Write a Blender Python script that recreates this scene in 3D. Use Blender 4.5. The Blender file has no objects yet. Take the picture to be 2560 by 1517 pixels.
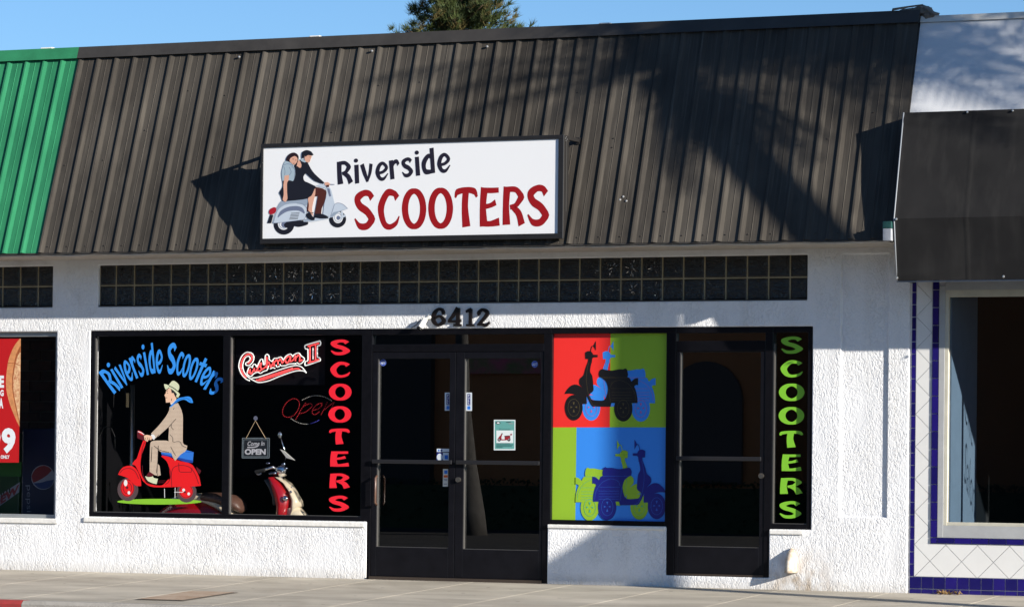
import bpy, bmesh, math, random
from mathutils import Vector, Matrix, noise
from mathutils.geometry import tessellate_polygon
random.seed(4)
sc = bpy.context.scene
COL = sc.collection
R = math.radians

# ------------------------------------------------------------------ camera
F, YAW, PITCH, ROLL = 8420.08, 0.404228, 0.008821, 0.0105456
CP = Vector((16.4818, -28.6354, 1.12058)); PPY = 1078.47
fwd = Vector((-math.sin(YAW)*math.cos(PITCH), math.cos(YAW)*math.cos(PITCH), math.sin(PITCH)))
rt = Vector((math.cos(YAW), math.sin(YAW), 0)); up = rt.cross(fwd)
r2 = math.cos(ROLL)*rt + math.sin(ROLL)*up; u2 = -math.sin(ROLL)*rt + math.cos(ROLL)*up
cam = bpy.data.cameras.new('camera'); co = bpy.data.objects.new('camera', cam); COL.objects.link(co)
cam.sensor_width = 36; cam.lens = F/2560*36; cam.shift_y = (PPY-758.5)/2560
cam.clip_start = .5; cam.clip_end = 3000
co.matrix_world = Matrix(((r2.x, u2.x, -fwd.x, CP.x), (r2.y, u2.y, -fwd.y, CP.y), (r2.z, u2.z, -fwd.z, CP.z), (0, 0, 0, 1)))
sc.camera = co

# ------------------------------------------------------------------ sky, sun, exposure
AZ, EL = R(71.5), R(17.4)                       # from the facade normal towards +X, above the horizon
S = Vector((math.sin(AZ)*math.cos(EL), -math.cos(AZ)*math.cos(EL), math.sin(EL)))
w = bpy.data.worlds.new('World'); sc.world = w; w.use_nodes = True
nt = w.node_tree; bg = nt.nodes['Background']
sky = nt.nodes.new('ShaderNodeTexSky'); sky.sky_type = 'NISHITA'; sky.sun_disc = False
sky.sun_elevation = EL; sky.sun_rotation = math.atan2(S.x, S.y)
sky.altitude = 500; sky.air_density = 0.95; sky.dust_density = 0.0; sky.ozone_density = 5.6
nt.links.new(sky.outputs[0], bg.inputs[0]); bg.inputs[1].default_value = 0.053
sl = bpy.data.lights.new('sun', 'SUN'); sl.energy = 3.7; sl.angle = R(.53); sl.color = (1, .93, .82)
so = bpy.data.objects.new('sun', sl); COL.objects.link(so)
so.rotation_euler = S.to_track_quat('Z', 'Y').to_euler(); so.location = (30, -20, 30)
sc.view_settings.view_transform = 'Standard'; sc.view_settings.look = 'None'
sc.view_settings.exposure = 1.42; sc.view_settings.gamma = 1.0; sc.view_settings.use_curve_mapping = False
sc.cycles.use_denoising = True
sc.cycles.max_bounces = 8; sc.cycles.transparent_max_bounces = 16

# ------------------------------------------------------------------ helpers
def at(px, py, Y=0.0):
    """pixel of the 2560x1517 photograph -> point on the plane y = Y"""
    d = r2*((px-1280)/F) - u2*((py-PPY)/F) + fwd
    return CP + d*((Y-CP.y)/d.y)

W = {}
def tag(o, label=None, cat=None, group=None, kind=None):
    if label: o['label'] = label
    if cat: o['category'] = cat
    if group: o['group'] = group
    if kind: o['kind'] = kind
    return o
def thing(name, label, cat, loc=(0, 0, 0), group=None):
    o = bpy.data.objects.new(name, None); COL.objects.link(o); o.location = loc
    o.empty_display_size = .1; W[o.name] = Vector(loc)
    return tag(o, label, cat, group)
class MB:
    def __init__(s): s.v = []; s.f = []
    def add(s, vs, fs):
        n = len(s.v); s.v += [tuple(v) for v in vs]; s.f += [tuple(i+n for i in f) for f in fs]; return s
    def box(s, x0, x1, y0, y1, z0, z1):
        return s.add([(x0, y0, z0), (x1, y0, z0), (x1, y1, z0), (x0, y1, z0), (x0, y0, z1), (x1, y0, z1), (x1, y1, z1), (x0, y1, z1)],
                     [(0, 3, 2, 1), (4, 5, 6, 7), (0, 1, 5, 4), (1, 2, 6, 5), (2, 3, 7, 6), (3, 0, 4, 7)])
    def tube(s, path, r, n=8, cap=True):
        path = [Vector(p) for p in path]; rs = r if isinstance(r, (list, tuple)) else [r]*len(path)
        rings = []; ref = None
        for i, p in enumerate(path):
            t = (path[min(i+1, len(path)-1)]-path[max(i-1, 0)]).normalized()
            if ref is None: ref = t.orthogonal().normalized()
            a = (ref - t*ref.dot(t)).normalized(); ref = a; b = t.cross(a)
            rings.append([p + rs[i]*(a*math.cos(2*math.pi*k/n)+b*math.sin(2*math.pi*k/n)) for k in range(n)])
        vs = [v for q in rings for v in q]; fs = []
        for i in range(len(path)-1):
            for k in range(n):
                fs.append((i*n+k, i*n+(k+1) % n, (i+1)*n+(k+1) % n, (i+1)*n+k))
        if cap: fs += [tuple(range(n))[::-1], tuple(range((len(path)-1)*n, len(path)*n))]
        return s.add(vs, fs)
    def rings(s, rings, cap=True):
        n = len(rings[0]); vs = [v for q in rings for v in q]; fs = []
        for i in range(len(rings)-1):
            for k in range(n):
                fs.append((i*n+k, i*n+(k+1) % n, (i+1)*n+(k+1) % n, (i+1)*n+k))
        if cap: fs += [tuple(range(n))[::-1], tuple(range((len(rings)-1)*n, len(rings)*n))]
        return s.add(vs, fs)
    def ball(s, c, r, nu=10, nv=6):
        rx, ry, rz = r if isinstance(r, (tuple, list)) else (r, r, r)
        rg = []
        for j in range(nv+1):
            th = math.pi*j/nv; q = max(math.sin(th), .02)
            rg.append([(c[0]+rx*q*math.cos(2*math.pi*k/nu), c[1]+ry*q*math.sin(2*math.pi*k/nu), c[2]-rz*math.cos(th)) for k in range(nu)])
        return s.rings(rg)
    def prism(s, poly, axis, a, b):
        """poly in the two other axes, extruded along axis from a to b"""
        def P(p, t): return {'x': (t, p[0], p[1]), 'y': (p[0], t, p[1]), 'z': (p[0], p[1], t)}[axis]
        n = len(poly); tri = tessellate_polygon([[Vector((p[0], p[1], 0)) for p in poly]])
        vs = [P(p, a) for p in poly]+[P(p, b) for p in poly]
        fs = [tuple(t) for t in tri]+[tuple(i+n for i in t) for t in tri]
        fs += [(i, (i+1) % n, (i+1) % n+n, i+n) for i in range(n)]
        return s.add(vs, fs)
    def build(s, name, m, parent=None, smooth=False, bevel=0, fix=True):
        me = bpy.data.meshes.new(name); off = W[parent.name] if parent else Vector((0, 0, 0))
        me.from_pydata([tuple(Vector(v)-off) for v in s.v], [], s.f)
        if fix:
            bm = bmesh.new(); bm.from_mesh(me); bmesh.ops.recalc_face_normals(bm, faces=bm.faces); bm.to_mesh(me); bm.free()
        o = bpy.data.objects.new(name, me); COL.objects.link(o)
        if m: me.materials.append(m)
        if parent: o.parent = parent
        W[o.name] = off.copy()
        if smooth: me.polygons.foreach_set('use_smooth', [True]*len(me.polygons))
        if bevel:
            md = o.modifiers.new('bevel', 'BEVEL'); md.width = bevel; md.segments = 2; md.limit_method = 'ANGLE'; md.angle_limit = R(40)
        me.update(); return o

MATS = {}
def mat(name, col, rough=.6, spec=.5, metal=0, var=0, vs=3.0, bump=0, bs=40, stretch=(1, 1, 1), emit=0, coat=0, dark=None, trans=0):
    if name in MATS: return MATS[name]
    m = bpy.data.materials.new(name); m.use_nodes = True; n = m.node_tree; b = n.nodes['Principled BSDF']
    c4 = tuple(col)+(1,)
    b.inputs['Base Color'].default_value = c4; b.inputs['Roughness'].default_value = rough
    b.inputs['Specular IOR Level'].default_value = spec; b.inputs['Metallic'].default_value = metal
    b.inputs['Coat Weight'].default_value = coat; b.inputs['Coat Roughness'].default_value = .05
    if emit: b.inputs['Emission Color'].default_value = c4; b.inputs['Emission Strength'].default_value = emit
    if var or bump:
        g = n.nodes.new('ShaderNodeNewGeometry'); mp = n.nodes.new('ShaderNodeMapping'); mp.inputs['Scale'].default_value = stretch
        n.links.new(g.outputs['Position'], mp.inputs['Vector'])
    if var:
        t = n.nodes.new('ShaderNodeTexNoise'); t.inputs['Scale'].default_value = vs; t.inputs['Detail'].default_value = 6; t.inputs['Roughness'].default_value = .65
        n.links.new(mp.outputs[0], t.inputs['Vector'])
        rp = n.nodes.new('ShaderNodeValToRGB'); rp.color_ramp.elements[0].position = .3; rp.color_ramp.elements[1].position = .7
        d = dark or [x*(1-var) for x in col]
        rp.color_ramp.elements[0].color = tuple(d)+(1,); rp.color_ramp.elements[1].color = tuple(min(1, x*(1+var*.6)) for x in col)+(1,)
        n.links.new(t.outputs[0], rp.inputs[0]); n.links.new(rp.outputs[0], b.inputs['Base Color'])
    if bump:
        t2 = n.nodes.new('ShaderNodeTexNoise'); t2.inputs['Scale'].default_value = bs; t2.inputs['Detail'].default_value = 5
        n.links.new(mp.outputs[0], t2.inputs['Vector'])
        bp = n.nodes.new('ShaderNodeBump'); bp.inputs['Strength'].default_value = 1; bp.inputs['Distance'].default_value = bump
        n.links.new(t2.outputs[0], bp.inputs['Height']); n.links.new(bp.outputs[0], b.inputs['Normal'])
    MATS[name] = m; return m
def srgb(r, g, b):
    f = lambda c: (c/255/12.92 if c <= 10 else ((c/255+.055)/1.055)**2.4)
    return (f(r), f(g), f(b))

def stucco(name, base, amp=.0043):
    """skip-trowel stucco: wormy raised strokes, hairline cracks, grime"""
    m = bpy.data.materials.new(name); m.use_nodes = True; n = m.node_tree; L = n.links; b = n.nodes['Principled BSDF']
    b.inputs['Roughness'].default_value = .85; b.inputs['Specular IOR Level'].default_value = .25
    g = n.nodes.new('ShaderNodeNewGeometry'); mp = n.nodes.new('ShaderNodeMapping')
    mp.inputs['Rotation'].default_value = (0, R(25), 0); mp.inputs['Scale'].default_value = (1.5, 1, .8)
    L.new(g.outputs['Position'], mp.inputs['Vector'])
    def N(scale, det, dist=0, v=mp, rough=.5):
        t = n.nodes.new('ShaderNodeTexNoise'); t.inputs['Scale'].default_value = scale; t.inputs['Detail'].default_value = det
        t.inputs['Distortion'].default_value = dist; t.inputs['Roughness'].default_value = rough; L.new(v.outputs[0], t.inputs['Vector']); return t
    def ramp(src, stops):
        r = n.nodes.new('ShaderNodeValToRGB'); e = r.color_ramp.elements
        e[0].position, e[0].color = stops[0][0], (stops[0][1],)*3+(1,)
        e[1].position, e[1].color = stops[1][0], (stops[1][1],)*3+(1,)
        for p, c in stops[2:]:
            q = e.new(p); q.color = (c,)*3+(1,)
        L.new(src, r.inputs[0]); return r
    def math_(op, a, bb):
        q = n.nodes.new('ShaderNodeMath'); q.operation = op
        for i, x in enumerate((a, bb)):
            if isinstance(x, (int, float)): q.inputs[i].default_value = x
            else: L.new(x, q.inputs[i])
        return q.outputs[0]
    big = N(27, 3, 1.3); mask = N(2.6, 3); fine = N(120, 4); mid = N(52, 3, .8)
    worms = ramp(big.outputs[0], [(.40, 0), (.53, 1)])
    mk = ramp(mask.outputs[0], [(.33, .12), (.62, 1)])
    h = math_('MULTIPLY', worms.outputs[0], mk.outputs[0])
    h = math_('ADD', h, math_('MULTIPLY', mid.outputs[0], .55)); h = math_('ADD', h, math_('MULTIPLY', fine.outputs[0], .22))
    bp = n.nodes.new('ShaderNodeBump'); bp.inputs['Distance'].default_value = amp; bp.inputs['Strength'].default_value = 1
    L.new(h, bp.inputs['Height']); L.new(bp.outputs[0], b.inputs['Normal'])
    edge = ramp(N(13, 3, 1.9).outputs[0], [(.452, 0), (.46, 1), (.468, 0)])          # dirt caught along the trowel edges
    dirt = math_('MULTIPLY', edge.outputs[0], math_('MULTIPLY', mk.outputs[0], ramp(N(6, 4).outputs[0], [(.42, 0), (.62, 1)]).outputs[0]))
    grime = ramp(N(1.6, 6, 0, g).outputs[0], [(.35, .0), (.75, .28)])
    mx = n.nodes.new('ShaderNodeMixRGB'); mx.inputs[1].default_value = tuple(base)+(1,); mx.inputs[2].default_value = tuple(x*.45 for x in base)+(1,)
    L.new(math_('MULTIPLY', dirt, .55), mx.inputs[0])
    mx2 = n.nodes.new('ShaderNodeMixRGB'); mx2.inputs[2].default_value = (base[0]*.72, base[1]*.7, base[2]*.68, 1)
    L.new(grime.outputs[0], mx2.inputs[0]); L.new(mx.outputs[0], mx2.inputs[1])
    last = mx2
    mpv = n.nodes.new('ShaderNodeMapping'); mpv.inputs['Scale'].default_value = (7, 1, .35); L.new(g.outputs['Position'], mpv.inputs['Vector'])
    drip = ramp(N(1.0, 5, 0, mpv).outputs[0], [(.54, 0), (.75, .35)])               # faint run-off streaks and patched paint
    mxd = n.nodes.new('ShaderNodeMixRGB'); mxd.inputs[2].default_value = (base[0]*.66, base[1]*.63, base[2]*.57, 1); L.new(math_('MULTIPLY', drip.outputs[0], mk.outputs[0]), mxd.inputs[0]); L.new(last.outputs[0], mxd.inputs[1])
    pat = ramp(N(.9, 2, .6, g).outputs[0], [(.50, 0), (.515, .10)]); mxp = n.nodes.new('ShaderNodeMixRGB'); mxp.inputs[2].default_value = (base[0]*.8, base[1]*.8, base[2]*.82, 1); L.new(pat.outputs[0], mxp.inputs[0]); L.new(mxd.outputs[0], mxp.inputs[1])
    last = mxp
    # rust and damp below the vent, splash line along the pavement
    sx = n.nodes.new('ShaderNodeSeparateXYZ'); L.new(g.outputs['Position'], sx.inputs[0])
    dx = math_('ABSOLUTE', math_('SUBTRACT', sx.outputs[0], 7.02), 0)
    fx = n.nodes.new('ShaderNodeMapRange'); L.new(dx, fx.inputs[0]); fx.inputs[1].default_value = .45; fx.inputs[2].default_value = .05
    fz = n.nodes.new('ShaderNodeMapRange'); L.new(sx.outputs[2], fz.inputs[0]); fz.inputs[1].default_value = .42; fz.inputs[2].default_value = .0
    st = math_('MULTIPLY', math_('MULTIPLY', fx.outputs[0], fz.outputs[0]), ramp(N(9, 5).outputs[0], [(.38, 0), (.6, 1)]).outputs[0])
    mx3 = n.nodes.new('ShaderNodeMixRGB'); mx3.inputs[2].default_value = (.30, .20, .10, 1); L.new(math_('MULTIPLY', st, .85), mx3.inputs[0]); L.new(last.outputs[0], mx3.inputs[1])
    fb = n.nodes.new('ShaderNodeMapRange'); L.new(sx.outputs[2], fb.inputs[0]); fb.inputs[1].default_value = .11; fb.inputs[2].default_value = -.01
    mx4 = n.nodes.new('ShaderNodeMixRGB'); mx4.inputs[2].default_value = (.42, .38, .32, 1)
    L.new(math_('MULTIPLY', math_('MULTIPLY', fb.outputs[0], N(14, 4).outputs[0]), .9), mx4.inputs[0]); L.new(mx3.outputs[0], mx4.inputs[1])
    L.new(mx4.outputs[0], b.inputs['Base Color'])
    return m

def glassmat(name, tint=.85, ior=1.5, rough=0.0, refl=1.0, tint3=None):
    m = bpy.data.materials.new(name); m.use_nodes = True; n = m.node_tree; L = n.links; n.nodes.clear()
    out = n.nodes.new('ShaderNodeOutputMaterial'); tr = n.nodes.new('ShaderNodeBsdfTransparent'); tr.inputs[0].default_value = tuple(tint3 or (tint, tint, tint*1.01))+(1,)
    gl = n.nodes.new('ShaderNodeBsdfGlossy'); gl.inputs['Roughness'].default_value = rough; gl.inputs[0].default_value = (refl,)*3+(1,)
    fr = n.nodes.new('ShaderNodeFresnel'); ge = n.nodes.new('ShaderNodeNewGeometry'); ma = n.nodes.new('ShaderNodeMath'); ma.operation = 'MULTIPLY_ADD'
    ma.inputs[1].default_value = 1/ior-ior; ma.inputs[2].default_value = ior; L.new(ge.outputs['Backfacing'], ma.inputs[0]); L.new(ma.outputs[0], fr.inputs[0])
    mx = n.nodes.new('ShaderNodeMixShader')
    L.new(fr.outputs[0], mx.inputs[0]); L.new(tr.outputs[0], mx.inputs[1]); L.new(gl.outputs[0], mx.inputs[2]); L.new(mx.outputs[0], out.inputs[0]); return m

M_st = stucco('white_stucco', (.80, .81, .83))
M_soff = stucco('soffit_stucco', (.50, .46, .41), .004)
M_trim = mat('white_trim_paint', (.76, .75, .72), .6, var=.12, vs=9, bump=.003, bs=30)
M_blk = mat('black_anodised', (.0055, .0055, .0075), .28, .2, var=.3, vs=20)
M_blk2 = mat('black_paint', (.0060, .0060, .0085), .36, .22, var=.3, vs=8)
M_bead = mat('worn_aluminium_edge', (.15, .145, .14), .35, .5, .6)
M_alu = mat('grey_aluminium', (.30, .32, .33), .45, .5, .3, var=.15, vs=6)
M_glass = glassmat('window_glass', .86, 1.65)
M_dglass = glassmat('tinted_door_glass', .45, 2.3)
M_sglass = glassmat('blue_tinted_glass', ior=1.7, tint3=(.37, .46, .55))
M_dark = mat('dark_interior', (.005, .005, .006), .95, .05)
M_conc = mat('concrete', (.36, .33, .27), .9, .2, var=.28, vs=2.2, bump=.003, bs=60)

# ------------------------------------------------------------------ flat artwork helpers
def crv(pts, closed=True, k=4, corner=62):
    """Catmull-Rom through points, keeping sharp corners"""
    n = len(pts); out = []
    P = [Vector(p[:2]) for p in pts]
    def tang(i):
        if not closed and (i == 0 or i == n-1):
            j = 1 if i == 0 else n-2
            return (P[j]-P[i])*(1 if i == 0 else -1)
        a, b, c = P[(i-1) % n], P[i], P[(i+1) % n]
        u, v = b-a, c-b
        if u.length < 1e-6 or v.length < 1e-6: return Vector((0, 0))
        if math.degrees(u.angle(v)) > corner: return Vector((0, 0))
        return (c-a)*.5*min(1, 2*min(u.length, v.length)/(u.length+v.length)+.2)
    T = [tang(i) for i in range(n)]
    for i in range(n if closed else n-1):
        j = (i+1) % n
        for s in range(k):
            t = s/k; t2 = t*t; t3 = t2*t
            q = P[i]*(2*t3-3*t2+1)+T[i]*(t3-2*t2+t)+P[j]*(-2*t3+3*t2)+T[j]*(t3-t2)
            wd = None
            if len(pts[i]) > 2: wd = pts[i][2]*(1-t)+pts[j][2]*t
            out.append((q.x, q.y) if wd is None else (q.x, q.y, wd))
    if not closed: out.append(tuple(pts[-1]))
    return out
def ribbon(pts, closed=False, kx=1, ky=1):
    """variable width stroke; the inner edge of a tight bend is kept from folding over itself"""
    n = len(pts); L = []; P = [Vector((p[0]/kx, p[1]/ky)) for p in pts]
    for i in range(n):
        wd = pts[i][2]; p = P[i]
        a = P[(i-1) % n] if closed or i > 0 else None; b = P[(i+1) % n] if closed or i < n-1 else None
        t = (b or p)-(a or p); t = t.normalized() if t.length > 1e-9 else Vector((1, 0)); nn = Vector((-t.y, t.x)); hl = hr = wd/2
        if a is not None and b is not None and (p-a).length > 1e-7 and (b-p).length > 1e-7:
            ang = math.atan2((p-a).x*(b-p).y-(p-a).y*(b-p).x, (p-a).dot(b-p))
            if abs(ang) > 1e-4:
                rad = .5*((p-a).length+(b-p).length)/abs(ang)
                if ang > 0: hl = min(hl, .9*rad)
                else: hr = min(hr, .9*rad)
        q, r = p+nn*hl, p-nn*hr
        L.append(((q.x*kx, q.y*ky), (r.x*kx, r.y*ky)))
    vs = [p for q in L for p in q]; fs = [(2*i, 2*i+1, 2*i+3, 2*i+2) for i in range(n-1)]
    if closed: fs.append((2*n-2, 2*n-1, 1, 0))
    return vs, fs
class Art:
    """flat shapes drawn in a crop of the photograph, laid on a plane y = Y, each layer a hair prouder"""
    def __init__(s, parent, org, scale, Y, step=.00006):
        s.p = parent; s.o = org; s.s = scale; s.Y = Y; s.st = step; s.n = 0
        s.M = lambda x, y: (s.o[0]+x/s.s, s.o[1]+y/s.s)
    def put(s, name, m, shapes, layer=None):
        mb = MB()
        for vs, fs in shapes:
            s.n += 1; Y = s.Y-s.st*s.n
            mb.add([at(*s.M(*v[:2]), Y-.0000015*i) for i, v in enumerate(vs)], fs)
        o = mb.build(name, m, s.p, fix=False)
        me = o.data; bm = bmesh.new(); bm.from_mesh(me)
        bmesh.ops.triangulate(bm, faces=bm.faces[:])
        for f in bm.faces:
            if f.normal.y > 0: f.normal_flip()
        bm.to_mesh(me); bm.free(); return o
    def poly(s, name, m, *polys, smooth=True):
        sh = []
        for p in polys:
            q = crv(p) if smooth else p
            sh.append((q, [tuple(t) for t in tessellate_polygon([[Vector((a[0], a[1], 0)) for a in q]])]))
        return [s.put(name, m, [q]) for q in sh][-1]
    def ell(s, name, m, *es, n=28):
        return s.poly(name, m, *[[(cx+rx*math.cos(2*math.pi*k/n), cy+ry*math.sin(2*math.pi*k/n)) for k in range(n)] for cx, cy, rx, ry in es], smooth=False)
    def ring(s, name, m, *es, n=32):
        return [s.put(name, m, [q]) for q in [ribbon([(cx+rx*math.cos(2*math.pi*k/n), cy+ry*math.sin(2*math.pi*k/n), wd) for k in range(n)], True) for cx, cy, rx, ry, wd in es]][-1]
    def line(s, name, m, wd, *ls):
        return [s.put(name, m, [ribbon(crv([(x, y, wd) for x, y in l], False))]) for l in ls][-1]
    def letters(s, name, m, items, kx=1.0, ky=1.0):
        """items: (glyph, quad TL TR BR BL)"""
        for g, q in items:
            raw = []
            for st in GL[g]:
                closed = st[0] == 'o'; pts = crv(st[1:] if closed else st, closed, 7, 100)
                raw.append(ribbon(pts, closed, 1 if g == 'l' else kx, 1 if g == 'l' else ky))
            allv = [v for vs, fs in raw for v in vs]; x0 = min(v[0] for v in allv); x1 = max(v[0] for v in allv); y0 = min(v[1] for v in allv); y1 = max(v[1] for v in allv)
            def bl(x, y):
                x = (x-x0)/(x1-x0); y = (y-y0)/(y1-y0)
                a = Vector(q[0]).lerp(Vector(q[1]), x); b = Vector(q[3]).lerp(Vector(q[2]), x); return tuple(a.lerp(b, y))
            s.put(name, m, [([bl(*v) for v in vs], fs) for vs, fs in raw])
def box4(x0, x1, y0, y1, sk=0): return ((x0+sk, y0), (x1+sk, y0), (x1, y1), (x0, y1))
_o = [(.5+.39*math.sin(a), .5-.43*math.cos(a), .14+.11*abs(math.sin(a))) for a in [2*math.pi*k/12 for k in range(12)]]
GL = {
 'S': [[(.84, .21, .21), (.70, .09, .17), (.45, .085, .17), (.2, .22, .24), (.30, .40, .22), (.62, .54, .22), (.84, .73, .24), (.62, .9, .19), (.3, .905, .17), (.08, .72, .05)]],
 'C': [[(.86, .22, .22), (.72, .10, .16), (.4, .1, .2), (.13, .45, .26), (.25, .82, .2), (.5, .93, .15), (.8, .84, .13), (.95, .66, .04)]],
 'O': [['o']+_o],
 'T': [[(.05, .27, .06), (.14, .13, .17), (.5, .075, .15), (.85, .11, .18), (.97, .25, .08)], [(.5, .08, .24), (.46, .5, .24), (.52, .99, .31)]],
 'E': [[(.22, .01, .30), (.15, .5, .26), (.19, .99, .34)], [(.12, .075, .15), (.55, .08, .15), (.9, .07, .14)], [(.15, .5, .14), (.5, .46, .13), (.76, .38, .17)], [(.12, .92, .16), (.5, .925, .15), (.93, .87, .22)]],
 'R': [[(.2, .01, .28), (.15, .5, .25), (.17, .99, .31)], [(.15, .075, .15), (.6, .085, .16), (.84, .27, .24), (.6, .48, .15), (.33, .54, .13)], [(.45, .53, .16), (.72, .7, .23), (.86, .99, .27)]],
 'l': [[(.5, 0, .95), (.5, 1, .95)]],
 'v': [[(.14, .0, .26), (.32, .5, .26), (.52, .98, .16)], [(.88, .02, .22), (.75, .5, .2), (.5, .97, .12)]],
 'e': [[(.24, .60, .14), (.6, .54, .16), (.86, .33, .2), (.6, .08, .16), (.3, .2, .22), (.14, .55, .26), (.3, .88, .2), (.6, .93, .16), (.95, .66, .05)]],
 'r': [[(.2, .0, .34), (.25, 1, .34)], [(.25, .38, .16), (.5, .13, .2), (.78, .09, .2), (.92, .27, .22)]],
 'd': [[(.80, 0, .24), (.84, 1., .24)], [(.8, .44, .12), (.55, .30, .16), (.2, .58, .26), (.3, .9, .2), (.82, .93, .13)]],
 't': [[(.55, 0, .25), (.5, .5, .25), (.5, 1, .22)], [(.08, .27, .13), (.92, .26, .14)]],
}
GL['s'] = GL['S']; GL['c'] = GL['C']; GL['o'] = GL['O']
def textmesh(txt, bold=.0):
    cu = bpy.data.curves.new('text', 'FONT'); cu.body = txt; cu.size = 1; cu.offset = bold; cu.resolution_u = 3
    o = bpy.data.objects.new('text', cu); COL.objects.link(o); bpy.context.view_layer.update()
    me = bpy.data.meshes.new_from_object(o.evaluated_get(bpy.context.evaluated_depsgraph_get()))
    vs = [(v.co.x, v.co.y) for v in me.vertices]; fs = [tuple(p.vertices) for p in me.polygons]
    bpy.data.objects.remove(o); bpy.data.meshes.remove(me); bpy.data.curves.remove(cu)
    x0 = min(v[0] for v in vs); x1 = max(v[0] for v in vs); y0 = min(v[1] for v in vs); y1 = max(v[1] for v in vs)
    return [((v[0]-x0)/(x1-x0), 1-(v[1]-y0)/(y1-y0)) for v in vs], fs
def text(art, name, m, txt, quad, bold=.02):
    vs, fs = textmesh(txt, bold)
    def bl(x, y):
        a = Vector(quad[0]).lerp(Vector(quad[1]), x); b = Vector(quad[3]).lerp(Vector(quad[2]), x); return tuple(a.lerp(b, y))
    return art.put(name, m, [([bl(*v) for v in vs], fs)])

# ================================================================== GROUND
SL = .04                                           # the pavement falls to the kerb
def gz(y): return SL*y
M_pave = mat('pavement_concrete', (.45, .41, .34), .9, .25, var=.22, vs=1.3, bump=.002, bs=90, stretch=(.5, 1.6, 1), dark=(.30, .275, .23))
def addspots(m):
    n = m.node_tree; L = n.links; b = n.nodes['Principled BSDF']; src = b.inputs['Base Color'].links[0].from_socket
    g = n.nodes.new('ShaderNodeNewGeometry'); v = n.nodes.new('ShaderNodeTexVoronoi'); v.inputs['Scale'].default_value = 3.2; L.new(g.outputs['Position'], v.inputs['Vector'])
    r = n.nodes.new('ShaderNodeValToRGB'); r.color_ramp.elements[0].position = .05; r.color_ramp.elements[0].color = (.8, .8, .8, 1); r.color_ramp.elements[1].position = .075; r.color_ramp.elements[1].color = (0, 0, 0, 1); L.new(v.outputs['Distance'], r.inputs[0])
    mx = n.nodes.new('ShaderNodeMixRGB'); mx.inputs[2].default_value = (.15, .14, .12, 1); L.new(r.outputs[0], mx.inputs[0]); L.new(src, mx.inputs[1])
    t = n.nodes.new('ShaderNodeTexNoise'); t.inputs['Scale'].default_value = .8; t.inputs['Detail'].default_value = 7; t.inputs['Distortion'].default_value = 1.0; L.new(g.outputs['Position'], t.inputs['Vector'])
    r2 = n.nodes.new('ShaderNodeValToRGB'); r2.color_ramp.elements[0].position = .52; r2.color_ramp.elements[0].color = (0, 0, 0, 1); r2.color_ramp.elements[1].position = .72; r2.color_ramp.elements[1].color = (.6, .6, .6, 1); L.new(t.outputs[0], r2.inputs[0])
    mx2 = n.nodes.new('ShaderNodeMixRGB'); mx2.inputs[2].default_value = (.23, .205, .165, 1); L.new(r2.outputs[0], mx2.inputs[0]); L.new(mx.outputs[0], mx2.inputs[1]); L.new(mx2.outputs[0], b.inputs['Base Color'])
addspots(M_pave)
side = bpy.data.objects.new('sidewalk', None); COL.objects.link(side); tag(side, kind='structure'); W[side.name] = Vector((0, 0, 0))
KY = -3.28
bed = MB(); bed.add([(-14, .1, gz(.1)-.016), (24, .1, gz(.1)-.016), (24, KY, gz(KY)-.016), (-14, KY, gz(KY)-.016)], [(0, 1, 2, 3)])
bed.build('joint_bed', mat('sandy_joint', (.48, .44, .36), .95, .1), side)
xs = [-14+.87+.02]; 
x = -9.13
edges = []
while x < 24: edges.append(x); x += 1.0
sdata = None
for i, xa in enumerate(edges):
    g = .0035; b = MB()
    y0, y1 = .09, KY+.004
    v = [(xa+g, y0, gz(y0)), (xa+1-g, y0, gz(y0)), (xa+1-g, y1, gz(y1)), (xa+g, y1, gz(y1))]
    vb = [(p[0]+(g if k in (0, 3) else -g)*-1, p[1], p[2]-.014) for k, p in enumerate(v)]
    b.add(v+vb, [(0, 1, 2, 3), (0, 4, 5, 1), (1, 5, 6, 2), (2, 6, 7, 3), (3, 7, 4, 0)])
    b.build('paving_slab', M_pave, side)
kerb = bpy.data.objects.new('kerb', None); COL.objects.link(kerb); tag(kerb, kind='structure'); W[kerb.name] = Vector((0, 0, 0))
M_red = mat('red_kerb_paint', (.33, .035, .035), .7, .3, var=.3, vs=7, dark=(.22, .04, .035))
M_kerb = mat('kerb_concrete', (.33, .31, .28), .9, .2, var=.25, vs=3, bump=.003, bs=50)
kx = [-9, -6, -3, -1.1, .72, 1.09, 4, 7, 10, 13, 16, 20, 24]
for a, b_ in zip(kx[:-1], kx[1:]):
    mb = MB(); z = gz(KY)
    mb.prism([(KY-.001, z-.25), (KY-.001, z+.001), (KY-.13, z+.001), (KY-.16, z-.03), (KY-.18, z-.25)], 'x', a+.004, b_-.004)
    mb.build('kerb_stone', M_red if b_ < 1.2 else M_kerb, kerb)
MB().add([(-400, KY-.18, -.28), (400, KY-.18, -.28), (400, -600, -.28), (-400, -600, -.28)], [(3, 2, 1, 0)]).build('road', mat('asphalt', (.055, .054, .052), .9, .2, var=.3, vs=1.5, bump=.004, bs=80))
tag(bpy.data.objects['road'], kind='structure')
MB().add([(-1500, -700, -.33), (1500, -700, -.33), (1500, 1800, -.33), (-1500, 1800, -.33)], [(0, 1, 2, 3)]).build('ground', mat('dry_ground', (.20, .17, .12), .95, .1, var=.3, vs=.2))
tag(bpy.data.objects['ground'], kind='structure')
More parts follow.
